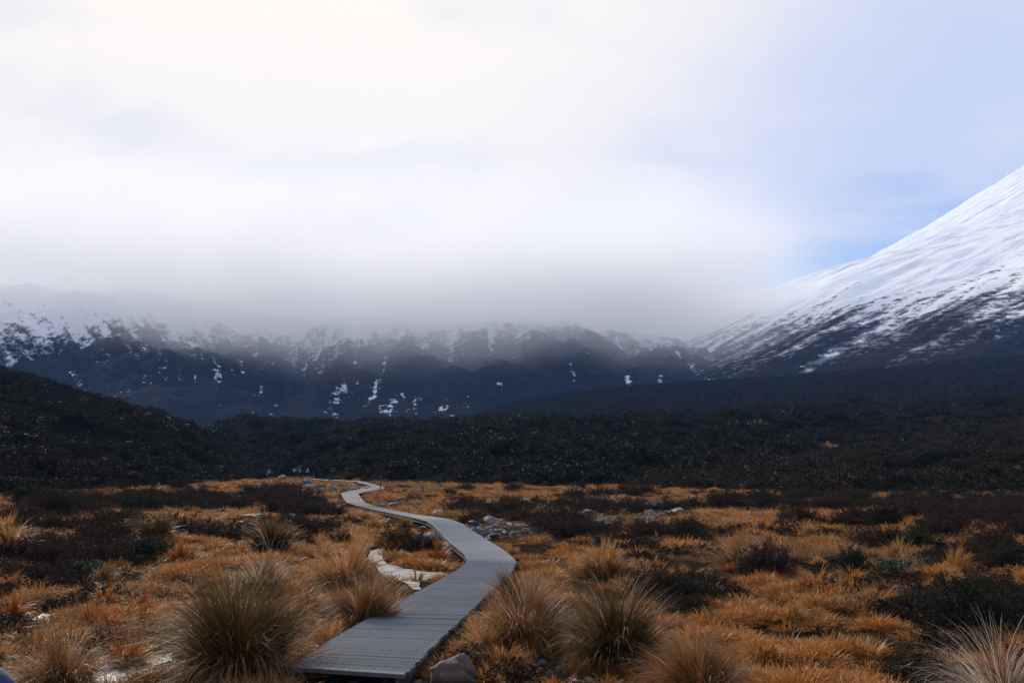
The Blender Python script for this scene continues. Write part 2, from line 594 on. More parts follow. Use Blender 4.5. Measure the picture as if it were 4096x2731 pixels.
def ice_dist(x, y):
    """<0 inside any pool"""
    x = np.asarray(x, float)
    y = np.asarray(y, float)
    best = np.full(x.shape, 9.0)
    for P in ICEW.values():
        Q = np.array([[p.x, p.y] for p in P + P[:1]])
        d = seg_dist(x, y, Q)
        best = np.minimum(best, np.where(in_poly(x, y, P), -d, d))
    return best


def gz(x, y, pools=True):
    """surface of the plain"""
    x = np.asarray(x, float)
    y = np.asarray(y, float)
    z = zprof(y)
    near = 1 - sstep(np.abs(y), 60, 140)
    rel = 0.07 * fbm(x / 1.4, y / 1.4, 3, 3) + 0.13 * fbm(x / 8, y / 8, 3, 11)
    pd = seg_dist(x, y, PATH)
    rel = rel * (0.2 + 0.8 * sstep(pd, 0.6, 2.2)) - 0.05 * (1 - sstep(pd, 0.5, 1.2))
    z = z + rel * near
    if pools:
        idd = ice_dist(x, y)
        k = sstep(idd, 0.35, 0.0)
        z = z * (1 - k) + (zprof(y) - 0.02) * k - 0.12 * sstep(idd, 0.08, -0.12)
    return z


# ------------------------------------------------------------------ ground sheet
def spread(c0, c1, step, lo, hi, grow=1.16):
    mid = list(np.arange(c0, c1 + 1e-6, step))
    s, v = step, c1
    while v < hi:
        s *= grow
        v += s
        mid.append(v)
    s, v = step, c0
    while v > lo:
        s *= grow
        v -= s
        mid.insert(0, v)
    return np.array(mid)


gx_ = spread(-12, 12, 0.13, -4600, 4600)
gy_ = spread(4, 25, 0.13, -2000, 4600)
X, Y = np.meshgrid(gx_, gy_, indexing='ij')
Z = gz(X.ravel(), Y.ravel())
V = np.stack([X.ravel(), Y.ravel(), Z], 1)
me = mesh_np('ground', V, [grid_faces(len(gx_), len(gy_))], [M['soil']], smooth=True)
add('ground', me, kind='structure', label='brown moor soil of the open tussock plain')

# pools
LAB = {'a': ('frozen_stream', 'white ice of the small stream left of the boardwalk'),
       'b': ('frozen_pool', 'glinting ice pool beside the biggest tussock at the bottom'),
       'c': ('frozen_pool', 'thin sliver of ice near the left edge'),
       'd': ('frozen_pool', 'tiny ice patch behind the orange tufts at left'),
       'e': ('bog_pool', 'dark brown bog water against the near boardwalk edge')}
for k, P in ICEW.items():
    z = float(np.mean([p.z for p in P]))
    c0 = sum(P, Vector()) / len(P)
    V = [(p.x, p.y, z) for p in P]
    # wavy shoreline: subdivide the outline
    V2 = []
    for i in range(len(V)):
        a, b = np.array(V[i]), np.array(V[(i + 1) % len(V)])
        for q in range(4):
            pnt = a + (b - a) * q / 4
            pnt[:2] += 0.05 * np.array([perlin(pnt[0] * 3, pnt[1] * 3, 5), perlin(pnt[0] * 3, pnt[1] * 3, 8)])
            V2.append(pnt)
    me = bpy.data.meshes.new('pool')
    me.from_pydata([tuple(v) for v in V2], [], [list(range(len(V2)))])
    me.materials.append(M['water'] if k == 'e' else M['ice'])
    add(LAB[k][0], me, kind='structure', label=LAB[k][1])


# ------------------------------------------------------------------ hills
class Hill:
    def __init__(self, base, ridge, back, zback, seed, rough, shape=1.0):
        self.b = [(px, G(px, py).y) for px, py in base]
        self.rx = [r[0] for r in ridge]
        self.rd = [r[2] for r in ridge]
        self.rz = [zat(*r) for r in ridge]
        self.back, self.zback, self.seed, self.rough, self.shape = back, zback, seed, rough, shape

    def at(self, px, v):
        px, v = np.asarray(px, float), np.asarray(v, float)
        d0 = np.interp(px, [q[0] for q in self.b], [q[1] for q in self.b])
        d1 = np.interp(px, self.rx, self.rd)
        zr = np.interp(px, self.rx, self.rz)
        z0 = zprof(d0) - 0.25
        vv = np.minimum(v, 1)
        d = d0 + (d1 - d0) * vv + np.maximum(v - 1, 0) * self.back
        s = vv ** self.shape * (1.12 - 0.12 * vv)
        s = np.minimum(s, 1.0)
        z = z0 + (zr - z0) * s
        vb = np.maximum(v - 1, 0)
        z = z + (self.zback - zr) * sstep(vb, 0, 1.0) * (v > 1)
        x = d * (px - 512) / F
        amp = np.clip((zr - z0) / 8, 0, 1) * sstep(v, 0, 0.2) * (1 - 0.0 * v)
        z = z + self.rough * amp * (fbm(x / 22, d / 22, 4, self.seed) * 0.9 * (1 - 0.8 * sstep(v, 0.75, 1.0)) + 0.35 * fbm(x / 4.5, d / 4.5, 4, self.seed + 3))
        return x, d, z

    def build(self, name, pxs, nv, mat, label):
        v = np.concatenate([np.linspace(0, 1, nv), np.linspace(1, 2, nv // 4)[1:]])
        U, VV = np.meshgrid(pxs, v, indexing='ij')
        x, y, z = self.at(U.ravel(), VV.ravel())
        me = mesh_np(name, np.stack([x, y, z], 1), [grid_faces(len(pxs), len(v))], [mat], smooth=True)
        return add(name, me, kind='structure', label=label)


hillL = Hill([(-900, 500), (0, 497), (60, 493), (150, 488), (230, 482), (262, 479.3), (275, 478.3), (300, 478.3)],
             [(-900, 230, 330), (-300, 318, 260), (0, 370, 230), (65, 389, 225), (113, 403, 222), (152, 411, 225), (187, 424, 230), (204, 430, 232), (220, 447, 228),
              (244, 462, 215), (265, 470, 222), (280, 475, 222), (291, 478.5, 222), (300, 486, 222)], 160, 4, 21, 1.7, 0.95)
hillL.build('left_hill', np.concatenate([np.linspace(-900, 0, 60, endpoint=False), np.linspace(0, 300, 240)]), 150, M['hill'], 'dark heath hillside sloping down from the left edge')
hillM = Hill([(196, 474), (230, 474.5), (265, 475), (300, 475.6), (318, 477.6), (380, 482.5), (566, 487), (640, 485), (800, 480), (1024, 478), (1500, 478)],
             [(196, 470, 300), (203, 445, 320), (209, 431, 340), (222, 424, 350), (244, 419, 360), (305, 421, 365), (348, 424, 370), (435, 423, 375), (500, 420, 380), (566, 420, 385),
              (653, 418, 390), (740, 411, 400), (827, 405, 410), (936, 403, 420), (1024, 392, 430), (1500, 340, 470)], 260, 6, 41, 2.6, 0.8)
hillM.build('middle_hill', np.concatenate([np.linspace(196, 1024, 520), np.linspace(1024, 1500, 61)[1:]]), 150, M['hill'], 'long dark scrub ridge crossing the middle of the view')
hillR = Hill([(575, 486), (653, 489), (784, 494), (1024, 497), (1700, 500)],
             [(575, 487, 122), (600, 483.5, 135), (653, 477, 150), (718, 467, 175), (784, 457, 200), (849, 445, 225), (914, 435, 245), (958, 429, 260), (1024, 418, 280), (1300, 375, 300), (1700, 330, 320)],
             140, 2, 61, 1.4, 0.9)
hillR.build('right_hill', np.concatenate([np.linspace(575, 1024, 280), np.linspace(1024, 1700, 61)[1:]]), 120, M['hill'], 'low dark heath hill rising to the right edge')

# bluish lava ridge behind the scrub ridge
ridgeB = Hill([(380, 476), (500, 475), (1024, 474), (1500, 474)],
              [(380, 446, 800), (420, 431, 820), (448, 423.5, 840), (486, 410, 870), (518, 400.5, 900), (557, 393, 930), (587, 389, 960), (637, 385, 1000), (675, 382, 1030), (780, 376, 1060), (900, 366, 1080), (1024, 352, 1100), (1500, 300, 1200)],
              600, 20, 81, 2.4, 0.9)
ridgeB.build('lava_ridge', np.concatenate([np.linspace(380, 1024, 420), np.linspace(1024, 1500, 41)[1:]]), 120, M['lava'], 'dark blue lava ridge rising to the right below the volcano')

# ---- mountain range behind, its heads in cloud
px = np.concatenate([np.linspace(-700, -60, 90, endpoint=False), np.linspace(-60, 760, 560), np.linspace(760, 1100, 60)[1:]])
dd = np.linspace(800, 3000, 330)
U, Dm = np.meshgrid(px, dd, indexing='ij')
Xm = Dm * (U - 512) / F
tt = (Dm - 900) / 1700
k = 1.15 * sstep(-Xm, 50, 700) - 0.6 * sstep(Xm, 0, 600)
s_ = (Xm + k * (Dm - 1500)) / 330
warp = 0.35 * fbm(Xm / 500, Dm / 700, 3, 91)
sp = 1 - 2.2 * np.sqrt(perlin(s_ + warp, Dm / 1500, 93) ** 2 + 0.02) + 0.3 * (1 - 2 * np.sqrt(perlin(2.1 * (s_ + warp), Dm / 800, 94) ** 2 + 0.01))
sp2 = ridged(s_ * 2.9 + warp * 2, Dm / 520, 3, 97, 0.5)
side_ = 1 - 0.85 * sstep(Xm + 0.25 * (Dm - 1500), 60, 620)
prof = (330 * np.clip(tt, 0, 1) ** 0.95 + 120 * sstep(tt, 0.22, 0.5) + 55 * sstep(-Xm, 200, 900)) * side_
Zm = prof + side_ * (80 * sp * sstep(tt, -0.04, 0.40) + 15 * sp2 * sstep(tt, 0.05, 0.4) + 20 * fbm(Xm / 120, Dm / 150, 6, 99, 0.58) * sstep(tt, 0, 0.3))
# crags: terrace the upper slopes
cl = fbm(Xm / 260, Dm / 260, 3, 105)
ter = Zm / 70 + cl
Zm = Zm + 10 * (sstep(ter - np.floor(ter), 0.62, 0.95) - (ter - np.floor(ter))) * sstep(Zm, 90, 200)
hi_ = np.maximum(Zm - 180 - 75 * sstep(-Xm / Dm, 0.18, 0.42), 0)
Zm = Zm - hi_ + 80 * (1 - np.exp(-hi_ * 0.55 / 80))
Zm = np.maximum(Zm, -6)


def smooth2(A, n):
    for _ in range(n):
        P_ = np.pad(A, 1, mode='edge')
        A = (P_[:-2, 1:-1] + P_[2:, 1:-1] + P_[1:-1, :-2] + P_[1:-1, 2:] + A) / 5
    return A


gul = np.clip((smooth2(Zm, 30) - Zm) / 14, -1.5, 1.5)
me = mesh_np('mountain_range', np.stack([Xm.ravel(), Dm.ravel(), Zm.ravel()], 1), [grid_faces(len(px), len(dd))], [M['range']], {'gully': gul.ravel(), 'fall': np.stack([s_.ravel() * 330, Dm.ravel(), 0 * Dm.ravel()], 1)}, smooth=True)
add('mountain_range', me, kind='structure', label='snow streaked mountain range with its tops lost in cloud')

# ---- volcano: a cone whose summit stands outside the frame on the right
VC = np.array([2780.0, 2800.0])
ang = np.linspace(R(150), R(290), 620)
rad = np.concatenate([np.linspace(160, 1200, 90, endpoint=False), np.linspace(1200, 3300, 300)])
A_, Rd = np.meshgrid(ang, rad, indexing='ij')
hr = np.interp(Rd, [0, 160, 500, 900, 1340, 1587, 1832, 2077, 2383, 2592, 2955, 3200, 3400], [1120, 1150, 1190, 1090, 812, 660, 529, 436, 345, 262, 110, 20, -20])
hr = smooth2(hr, 8)
wv = 0.05 * fbm(A_ * 6, Rd / 500, 3, 121)
g1 = ridged((A_ + wv) * 22, Rd / 1600, 3, 123, 0.55)
g2 = ridged((A_ + wv) * 60, Rd / 700, 3, 127, 0.5)
relief = sstep(Rd, 500, 1500)
hv = hr + relief * (3.5 * g1 + 2.2 * g2) + relief * 2.6 * fbm(A_ * 45, Rd / 60, 4, 131, 0.6) + 12 * fbm(A_ * 9, Rd / 420, 3, 133) * sstep(Rd, 1700, 2300)
Xv, Yv = VC[0] + Rd * np.cos(A_), VC[1] + Rd * np.sin(A_)
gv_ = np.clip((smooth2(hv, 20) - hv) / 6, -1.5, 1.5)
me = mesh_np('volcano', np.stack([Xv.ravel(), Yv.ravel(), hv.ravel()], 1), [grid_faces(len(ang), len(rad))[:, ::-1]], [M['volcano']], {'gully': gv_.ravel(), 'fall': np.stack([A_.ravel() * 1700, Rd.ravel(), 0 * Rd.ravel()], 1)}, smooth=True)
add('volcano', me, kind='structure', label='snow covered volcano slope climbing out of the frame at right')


# ------------------------------------------------------------------ cloud on the mountains and thin blue air
def boxmesh(name, a, b, mat=None):
    V = [(x, y, z) for x in (a[0], b[0]) for y in (a[1], b[1]) for z in (a[2], b[2])]
    me = bpy.data.meshes.new(name)
    me.from_pydata(V, [], [(0, 1, 3, 2), (4, 6, 7, 5), (0, 4, 5, 1), (2, 3, 7, 6), (0, 2, 6, 4), (1, 5, 7, 3)])
    if mat:
        me.materials.append(mat)
    return me


m, t = newmat('cloud_vapour')
p = pos(t)
x, y, z = t.sep(p)
nz = t.noise(t.scale(p, (1, 1, 1.5)), 0.0035, 4, 0.55)
base = t.ss(t.m('DIVIDE', x, y), -0.20, -0.46, 92, 165)
hh = t.m('SUBTRACT', z, base)
hh = t.m('ADD', hh, t.m('MULTIPLY', t.m('SUBTRACT', nz, 0.5), 200.0))
dens = t.ss(hh, -25, 120)
side = t.ss(t.m('ADD', t.m('SUBTRACT', x, t.m('MULTIPLY', t.m('SUBTRACT', y, 1500.0), 0.16)), t.m('ADD', t.m('MULTIPLY', t.m('SUBTRACT', nz, 0.5), 500.0), t.m('MULTIPLY', z, -0.15))), 450, 120)
top = t.ss(t.m('ADD', z, t.m('MULTIPLY', t.m('SUBTRACT', nz, 0.5), 220.0)), 450, 150)
front = t.m('MULTIPLY', t.ss(y, 1080, 1300), t.ss(y, 3000, 2500))
dens = t.m('MULTIPLY', t.m('MULTIPLY', dens, side), t.m('MULTIPLY', top, front))
vol = t.n('ShaderNodeVolumePrincipled', {'Color': (1.0, 1.0, 1.0, 1), 'Density': t.m('MULTIPLY', dens, 0.0082), 'Anisotropy': 0.2})
out(t, None, vol.outputs[0])
m.cycles.volume_step_rate = 0.16
add('cloud', boxmesh('cloud', (-3600, 1060, 40), (950, 3050, 500), m), kind='stuff', label='pale lavender cloud bank lying on the mountain tops')

HAZE = 8e-5
m, t = newmat('thin_air')
vol = t.n('ShaderNodeVolumePrincipled', {'Color': (0.22, 0.47, 1.0, 1), 'Density': HAZE, 'Anisotropy': 0.0})
out(t, None, vol.outputs[0])
if HAZE > 0:
    add('haze', boxmesh('haze', (-5900, -2700, -12), (5900, 5900, 1240), m), kind='stuff', label='thin blue mountain air')


# ------------------------------------------------------------------ boardwalk
bw = add('boardwalk', None, loc=(CP[0].x, CP[0].y, 0), label='zigzag grey timber boardwalk with wire netting leading across the plain', cat='boardwalk')
BO = Vector((CP[0].x, CP[0].y, 0))


def chaikin(L):
    outp = [L[0]]
    for i in range(len(L) - 1):
        a, b = L[i], L[i + 1]
        outp += [a * 0.92 + b * 0.08, a * 0.08 + b * 0.92]
    return outp + [L[-1]]


Ls, Rs = LP[:1] + LP[1:], RP[:1] + RP[1:]
Ls, Rs = chaikin(Ls), chaikin(Rs)
cs = [(a + b) / 2 for a, b in zip(Ls, Rs)]
cum = [0.0]
for a, b in zip(cs[:-1], cs[1:]):
    cum.append(cum[-1] + (b - a).length)
cum = np.array(cum)
Ln, Rn = np.array([tuple(v) for v in Ls]), np.array([tuple(v) for v in Rs])


def edge_at(s, w_):
    l = np.array([np.interp(s, cum, Ln[:, i]) for i in range(3)])
    r_ = np.array([np.interp(s, cum, Rn[:, i]) for i in range(3)])
    return l + (r_ - l) * w_


def prism(P4, th):
    """plank from four top corners (l0,r0,r1,l1), thickness th, tiny bevel on top"""
    P4 = np.array(P4)
    c = P4.mean(0)
    top = P4 + (c - P4) * np.array([0.012, 0.012, 0])
    lowt = P4 - np.array([0, 0, 0.008])
    bot = P4 - np.array([0, 0, th])
    V = np.concatenate([top, lowt, bot])
    Q = [(0, 1, 2, 3)]
    for i in range(4):
        j = (i + 1) % 4
        Q += [(4 + i, 4 + j, j, i), (8 + i, 8 + j, 4 + j, 4 + i)]
    Q.append((11, 10, 9, 8))
    return V, np.array(Q)


total = cum[-1]
pl, s, n = [], 0.0, 0
while s < total - 0.1:
    wdt = random.choice([0.14, 0.14, 0.145, 0.15]) if s < 60 else 0.3
    pl.append((s, min(s + wdt - random.choice([0.009, 0.012, 0.014, 0.018, 0.028]), total)))
    s += wdt
farV, farF, off = [], [], 0
for i, (a, b) in enumerate(pl):
    j0, j1 = random.uniform(-0.012, 0.012), random.uniform(-0.012, 0.012)
    dzp = np.array([0, 0, random.uniform(-0.004, 0.004)])
    P4 = [edge_at(a, j0) + dzp, edge_at(a, 1 + j1) + dzp, edge_at(b, 1 + j1) + dzp, edge_at(b, j0) + dzp]
    if i == 0:                       # bare front tread
        P4[0] = P4[0] + np.array([0.05, 0.0, 0]) * 0
    V, Q = prism(P4, 0.036)
    if i < 298:
        c = V.mean(0)
        me = mesh_np('plank', V - c, [Q], [M['plank']])
        add('plank', me, bw, Vector(c) - BO)
    else:
        farV.append(V - np.array(BO))
        farF.append(Q + off)
        off += len(V)
if farV:
    me = mesh_np('far_planks', np.concatenate(farV), [np.concatenate(farF)], [M['plank']])
    add('far_planking', me, bw, kind='stuff')

# side beams under the deck, one per side, and cross bearers + posts
def tube_strip(pts, wd, hd):
    """rectangular beam along pts (top centre line)"""
    pts = np.array(pts)
    tg = np.gradient(pts[:, :2], axis=0)
    tg /= np.linalg.norm(tg, axis=1)[:, None] + 1e-9
    nr = np.stack([-tg[:, 1], tg[:, 0], np.zeros(len(tg))], 1)
    rings = [pts + nr * wd / 2, pts - nr * wd / 2, pts - nr * wd / 2 - [0, 0, hd], pts + nr * wd / 2 - [0, 0, hd]]
    V = np.stack(rings, 1).reshape(-1, 3)
    Q = []
    for i in range(len(pts) - 1):
        for k in range(4):
            Q.append((i * 4 + k, i * 4 + (k + 1) % 4, (i + 1) * 4 + (k + 1) % 4, (i + 1) * 4 + k))
    n = len(pts)
    Q += [(3, 2, 1, 0), (n * 4 - 4, n * 4 - 3, n * 4 - 2, n * 4 - 1)]
    return V, np.array(Q)


for sd in (0.07, 0.93):
    pts = [edge_at(s, sd) - np.array([0, 0, 0.041]) for s in np.linspace(0.05, total, 170)]
    V, Q = tube_strip(pts, 0.05, 0.10)
    add('side_beam', mesh_np('side_beam', V - np.array(BO), [Q], [M['beam']]), bw)
for s in np.arange(0.4, min(total, 70), 2.2):
    for sd in (0.10, 0.90):
        p_ = edge_at(s, sd)
        V, Q = prism([p_ + [-.05, -.05, -.06], p_ + [.05, -.05, -.06], p_ + [.05, .05, -.06], p_ + [-.05, .05, -.06]], 0.75)
        c = V.mean(0)
        add('post', mesh_np('post', V - c, [Q], [M['beam']]), bw, Vector(c) - BO)

# netting
segs = []
nl = 30
ss_ = np.concatenate([np.arange(0.12, 14, 0.28), np.arange(14, 46, 0.5)])
Vn, Fn, off = [], [], 0


def wire(a, b, r_=0.0025):
    global off
    a, b = np.array(a), np.array(b)
    d = b - a
    d /= np.linalg.norm(d) + 1e-9
    s1 = np.cross(d, [0, 0, 1.0])
    up = np.array([0, 0, 1.0])
    V = [a - s1 * r_, a + s1 * r_, a + up * r_ * 1.3, b - s1 * r_, b + s1 * r_, b + up * r_ * 1.3]
    Vn.extend(V)
    Fn.extend([(off + 0, off + 3, off + 5, off + 2), (off + 1, off + 2, off + 5, off + 4)])
    off += 6


up = np.array([0, 0, 0.0045])
for k in range(nl):
    w_ = 0.012 + 0.976 * k / (nl - 1)
    for a, b in zip(ss_[:-1], ss_[1:]):
        if a < 14 or k % 2 == 0:
            wire(edge_at(a, w_) + up, edge_at(b, w_) + up, 0.003 if a < 14 else 0.004)
for s in np.concatenate([np.arange(0.12, 14, 0.047), np.arange(14, 46, 0.065)]):
    s2 = s + random.uniform(-0.006, 0.006)
    wire(edge_at(s2, 0.008) + up * 1.1, edge_at(s2, 0.992) + up * 1.1, 0.0021 if s < 14 else 0.0028)
me = mesh_np('wire_netting', np.array(Vn) - np.array(BO), [np.array(Fn)], [M['wire']])
add('wire_netting', me, bw, kind='stuff')

# marker pole by the far bend
mp = G(380.5, 494.2)
po = add('marker_pole', None, loc=mp, label='thin dark marker pole standing by the far bend of the boardwalk', cat='pole')


def lathe(prof, n=8):
    V, Q = [], []
    for r_, z in prof:
        for k in range(n):
            a = 2 * math.pi * k / n
            V.append((r_ * math.cos(a), r_ * math.sin(a), z))
    for i in range(len(prof) - 1):
        for k in range(n):
            Q.append((i * n + k, i * n + (k + 1) % n, (i + 1) * n + (k + 1) % n, (i + 1) * n + k))
    return np.array(V), np.array(Q)


V, Q = lathe([(0.04, -0.3), (0.04, 1.55), (0.036, 1.6), (0.001, 1.605)])
add('shaft', mesh_np('shaft', V, [Q], [M['pole']]), po)
V, Q = lathe([(0.047, 1.38), (0.047, 1.50), (0.041, 1.50), (0.041, 1.38), (0.047, 1.38)])
add('cap_band', mesh_np('cap_band', V, [Q], [plain('band_orange', (0.30, 0.12, 0.03))]), po)


# ------------------------------------------------------------------ plants: mesh makers
def blades(n, Rb, L, spread_=0.5, droop=1.1, wid=0.005, segs=4, lean=(0, 0), seed=0, lvar=0.35, stiff=1.6, squash=1.0, rootz=0.0, rmin=0.0, nc=0):
    """a clump of arching blades; returns V, [quads, tris], attribute"""
    g = np.random.default_rng(seed)
    if nc:
        # blades rise in bundles that share a direction and a length
        ci = g.integers(0, nc, n)
        az = g.uniform(0, 2 * np.pi, nc)[ci] + g.normal(0, 0.13, n)
        rr = np.clip(np.sqrt(g.uniform(rmin, 1, nc))[ci] + g.normal(0, 0.07, n), 0, 1.1)
        ca2, cth, cdr, cl = g.normal(0, 0.7, nc)[ci], g.normal(0, 0.22, nc)[ci], g.uniform(0.4, 1.45, nc)[ci], g.uniform(0.42, 1.18, nc)[ci]
    else:
        az = g.uniform(0, 2 * np.pi, n)
        rr = np.sqrt(g.uniform(rmin, 1, n))
    root = np.stack([np.cos(az) * rr * Rb, np.sin(az) * rr * Rb * squash], 1)
    a2 = az + g.normal(0, 0.55, n)
    th0 = spread_ * rr + g.normal(0, 0.13, n)
    dr = droop * (0.35 + 0.65 * rr) * g.uniform(0.6, 1.35, n)
    Ln_ = L * (1 - lvar * g.uniform(0, 1, n) ** 1.3) * (1.0 - 0.12 * rr)
    if nc:
        a2 = az + ca2 + g.normal(0, 0.22, n)
        th0 = spread_ * rr + cth + g.normal(0, 0.09, n)
        dr = droop * (0.35 + 0.65 * rr) * cdr * g.uniform(0.75, 1.25, n)
        Ln_ = Ln_ * cl
        brk = g.uniform(0, 1, n) < 0.08
        th0 = np.where(brk, th0 + g.uniform(0.3, 1.0, n), th0)
        dr = np.where(brk, 0.2, dr)
    S = np.linspace(0, 1, segs + 1)
    P_ = np.zeros((n, segs + 1, 3))
    P_[:, 0, 0], P_[:, 0, 1] = root[:, 0], root[:, 1]
    P_[:, 0, 2] = rootz
    dirx, diry = np.cos(a2), np.sin(a2)
    for i in range(segs):
        sm = (S[i] + S[i + 1]) / 2
        th = th0 + dr * sm ** stiff
        hx = np.sin(th) * dirx + lean[0] * sm
        hy = np.sin(th) * diry + lean[1] * sm
        hz = np.cos(th)
        nm = np.sqrt(hx * hx + hy * hy + hz * hz)
        st = (Ln_ / segs / nm)[:, None]
        P_[:, i + 1] = P_[:, i] + np.stack([hx, hy, hz], 1) * st
    P_[..., 2] = np.maximum(P_[..., 2], rootz + 0.004 + 0.02 * g.uniform(0, 1, n)[:, None] * (S[None] > 0))
    tw = g.uniform(0, np.pi, n)
    side = np.stack([np.cos(tw), np.sin(tw), 0.15 * np.sin(3 * tw)], 1)
    wd = wid * g.uniform(0.6, 1.3, n)
    wprof = np.array([0.75, 1.0, 0.9, 0.7, 0.45, 0.3, 0.2])[:segs] if segs <= 7 else np.linspace(1, .2, segs)
    Vl = []
    vs_, gs = [], []
    for i in range(segs):
        o = side * (wd * wprof[i] / 2)[:, None]
        vs_.append(P_[:, i] - o)
        vs_.append(P_[:, i] + o)
        gs += [S[i], S[i]]
    vs_.append(P_[:, segs])
    gs.append(1.0)
    k = 2 * segs + 1
    V = np.stack(vs_, 1).reshape(-1, 3)
    b = (np.arange(n) * k)[:, None]
    quads = np.concatenate([b + np.array([[2 * i, 2 * i + 1, 2 * i + 3, 2 * i + 2]]) for i in range(segs - 1)]) if segs > 1 else np.zeros((0, 4), int)
    tris = b + np.array([[2 * segs - 2, 2 * segs - 1, 2 * segs]])
    at = np.zeros((n, k, 3))
    at[:, :, 0] = g.uniform(0, 1, n)[:, None]
    if nc:
        at[:, :, 0] = np.clip(0.55 * g.uniform(0, 1, nc)[ci] + 0.45 * g.uniform(0, 1, n), 0, 1)[:, None]
    at[:, :, 1] = np.array(gs)[None]
    at[:, :, 2] = g.uniform(0, 1, n)[:, None]
    return V, [quads, tris], at.reshape(-1, 3)


def grass_mesh(name, mat, *a, **k):
    V, fs, at = blades(*a, **k)
    return mesh_np(name, V, [f for f in fs if len(f)], [mat], {'bl': at})


def leaf_cloud(centres, size, g, updir=0.6, asp=0.45):
    n = len(centres)
    d = g.normal(0, 1, (n, 3))
    d[:, 2] += updir * 2
    d /= np.linalg.norm(d, axis=1)[:, None]
    s = np.cross(d, g.normal(0, 1, (n, 3)))
    s /= np.linalg.norm(s, axis=1)[:, None] + 1e-9
    sz = size * g.uniform(0.6, 1.4, n)[:, None]
    a = centres
    V = np.stack([a, a + d * sz * 0.5 + s * sz * asp * 0.5, a + d * sz, a + d * sz * 0.5 - s * sz * asp * 0.5], 1).reshape(-1, 3)
    Q = np.arange(n * 4).reshape(n, 4)
    at = np.zeros((n, 4, 3))
    at[:, :, 0] = g.uniform(0, 1, n)[:, None]
    at[:, :, 1] = 0.5
    at[:, :, 2] = g.uniform(0, 1, n)[:, None]
    return V, Q, at.reshape(-1, 3)


def shrub_mesh(mat, nl, nb, size, seed, flat=0.75, spiky=0.35, name='foliage'):
    """unit shrub (radius 1, height ~flat*1.2): leafy shoots over a dome; returns foliage, stems"""
    g = np.random.default_rng(seed)
    az = g.uniform(0, 2 * np.pi, nb)
    el = np.arcsin(g.uniform(0.0, 1, nb) ** 0.8)
    lob = 1 + 0.28 * perlin(np.cos(az) * 1.7 + seed, np.sin(az) * 1.7 + el, 7)
    rr = lob * g.uniform(0.72, 1.0 + spiky * 0.5, nb)
    tips = np.stack([np.cos(az) * np.cos(el) * rr, np.sin(az) * np.cos(el) * rr, np.sin(el) * rr * flat + 0.02], 1)
    roots = tips * np.array([0.22, 0.22, 0.0]) + g.normal(0, 0.03, (nb, 3)) * [1, 1, 0]
    which = g.integers(0, nb, nl)
    tpar = 1 - g.uniform(0, 1, nl) ** 1.6 * 0.62
    mid = (roots + tips) / 2 + np.array([0, 0, 0.1])
    tp = tpar[:, None]
    c = roots[which] * (1 - tp) ** 2 + 2 * mid[which] * tp * (1 - tp) + tips[which] * tp ** 2
    c += g.normal(0, 0.035, c.shape)
    c[:, 2] = np.maximum(c[:, 2], 0.005)
    V, Q, at = leaf_cloud(c, size, g)
    fol = mesh_np(name, V, [Q], [mat], {'bl': at})
    # stems: thin 3-sided
    Vs, Qs = [], []
    for i in range(0, nb, max(1, nb // 26)):
        p0, p1, p2 = roots[i], mid[i], tips[i]
        ring = []
        for kk, (p_, r_) in enumerate(((p0 - [0, 0, 0.08], 0.018), (p1, 0.012), (p2, 0.003))):
            for a in range(3):
                ring.append(p_ + r_ * np.array([math.cos(a * 2.094), math.sin(a * 2.094), 0]))
        o = len(Vs)
        Vs += ring
        for kk in range(2):
            for a in range(3):
                Qs.append((o + kk * 3 + a, o + kk * 3 + (a + 1) % 3, o + kk * 3 + 3 + (a + 1) % 3, o + kk * 3 + 3 + a))
    st = mesh_np('stems', np.array(Vs), [np.array(Qs)], [M['twig']])
    return fol, st


def ico(n=2):
    import bmesh
    bm = bmesh.new()
    bmesh.ops.create_icosphere(bm, subdivisions=n, radius=1)
    V = np.array([v.co[:] for v in bm.verts])
    Fc = np.array([[v.index for v in f.verts] for f in bm.faces])
    bm.free()
    return V, Fc


def rock_mesh(name, mat, seed, sub=3, ang=0.5, flat=0.65):
    V, Fc = ico(sub)
    g = np.random.default_rng(seed)
    # planar facets cut from a sphere, then roughened
    r_ = np.ones(len(V)) * 1.2
    for _ in range(11):
        nrm = g.normal(0, 1, 3)
        nrm /= np.linalg.norm(nrm)
        dpl = g.uniform(0.5, 0.9) if sub < 4 else g.uniform(0.6, 0.92)
        dt = V @ nrm
        r_ = np.where(dt > 0.05, np.minimum(r_, dpl / np.maximum(dt, 0.05)), r_)
    r_ = r_ * (1 - ang) * 1.0 + ang * r_ + (0.10 if sub < 4 else 0.17) * fbm(V[:, 0] * 1.6 + seed, V[:, 1] * 1.6 + V[:, 2] * 1.1, 4, seed)
    P_ = V * r_[:, None] * np.array([1, g.uniform(0.7, 1.0), flat])
    return mesh_np(name, P_, [Fc], [mat], smooth=(sub > 3))


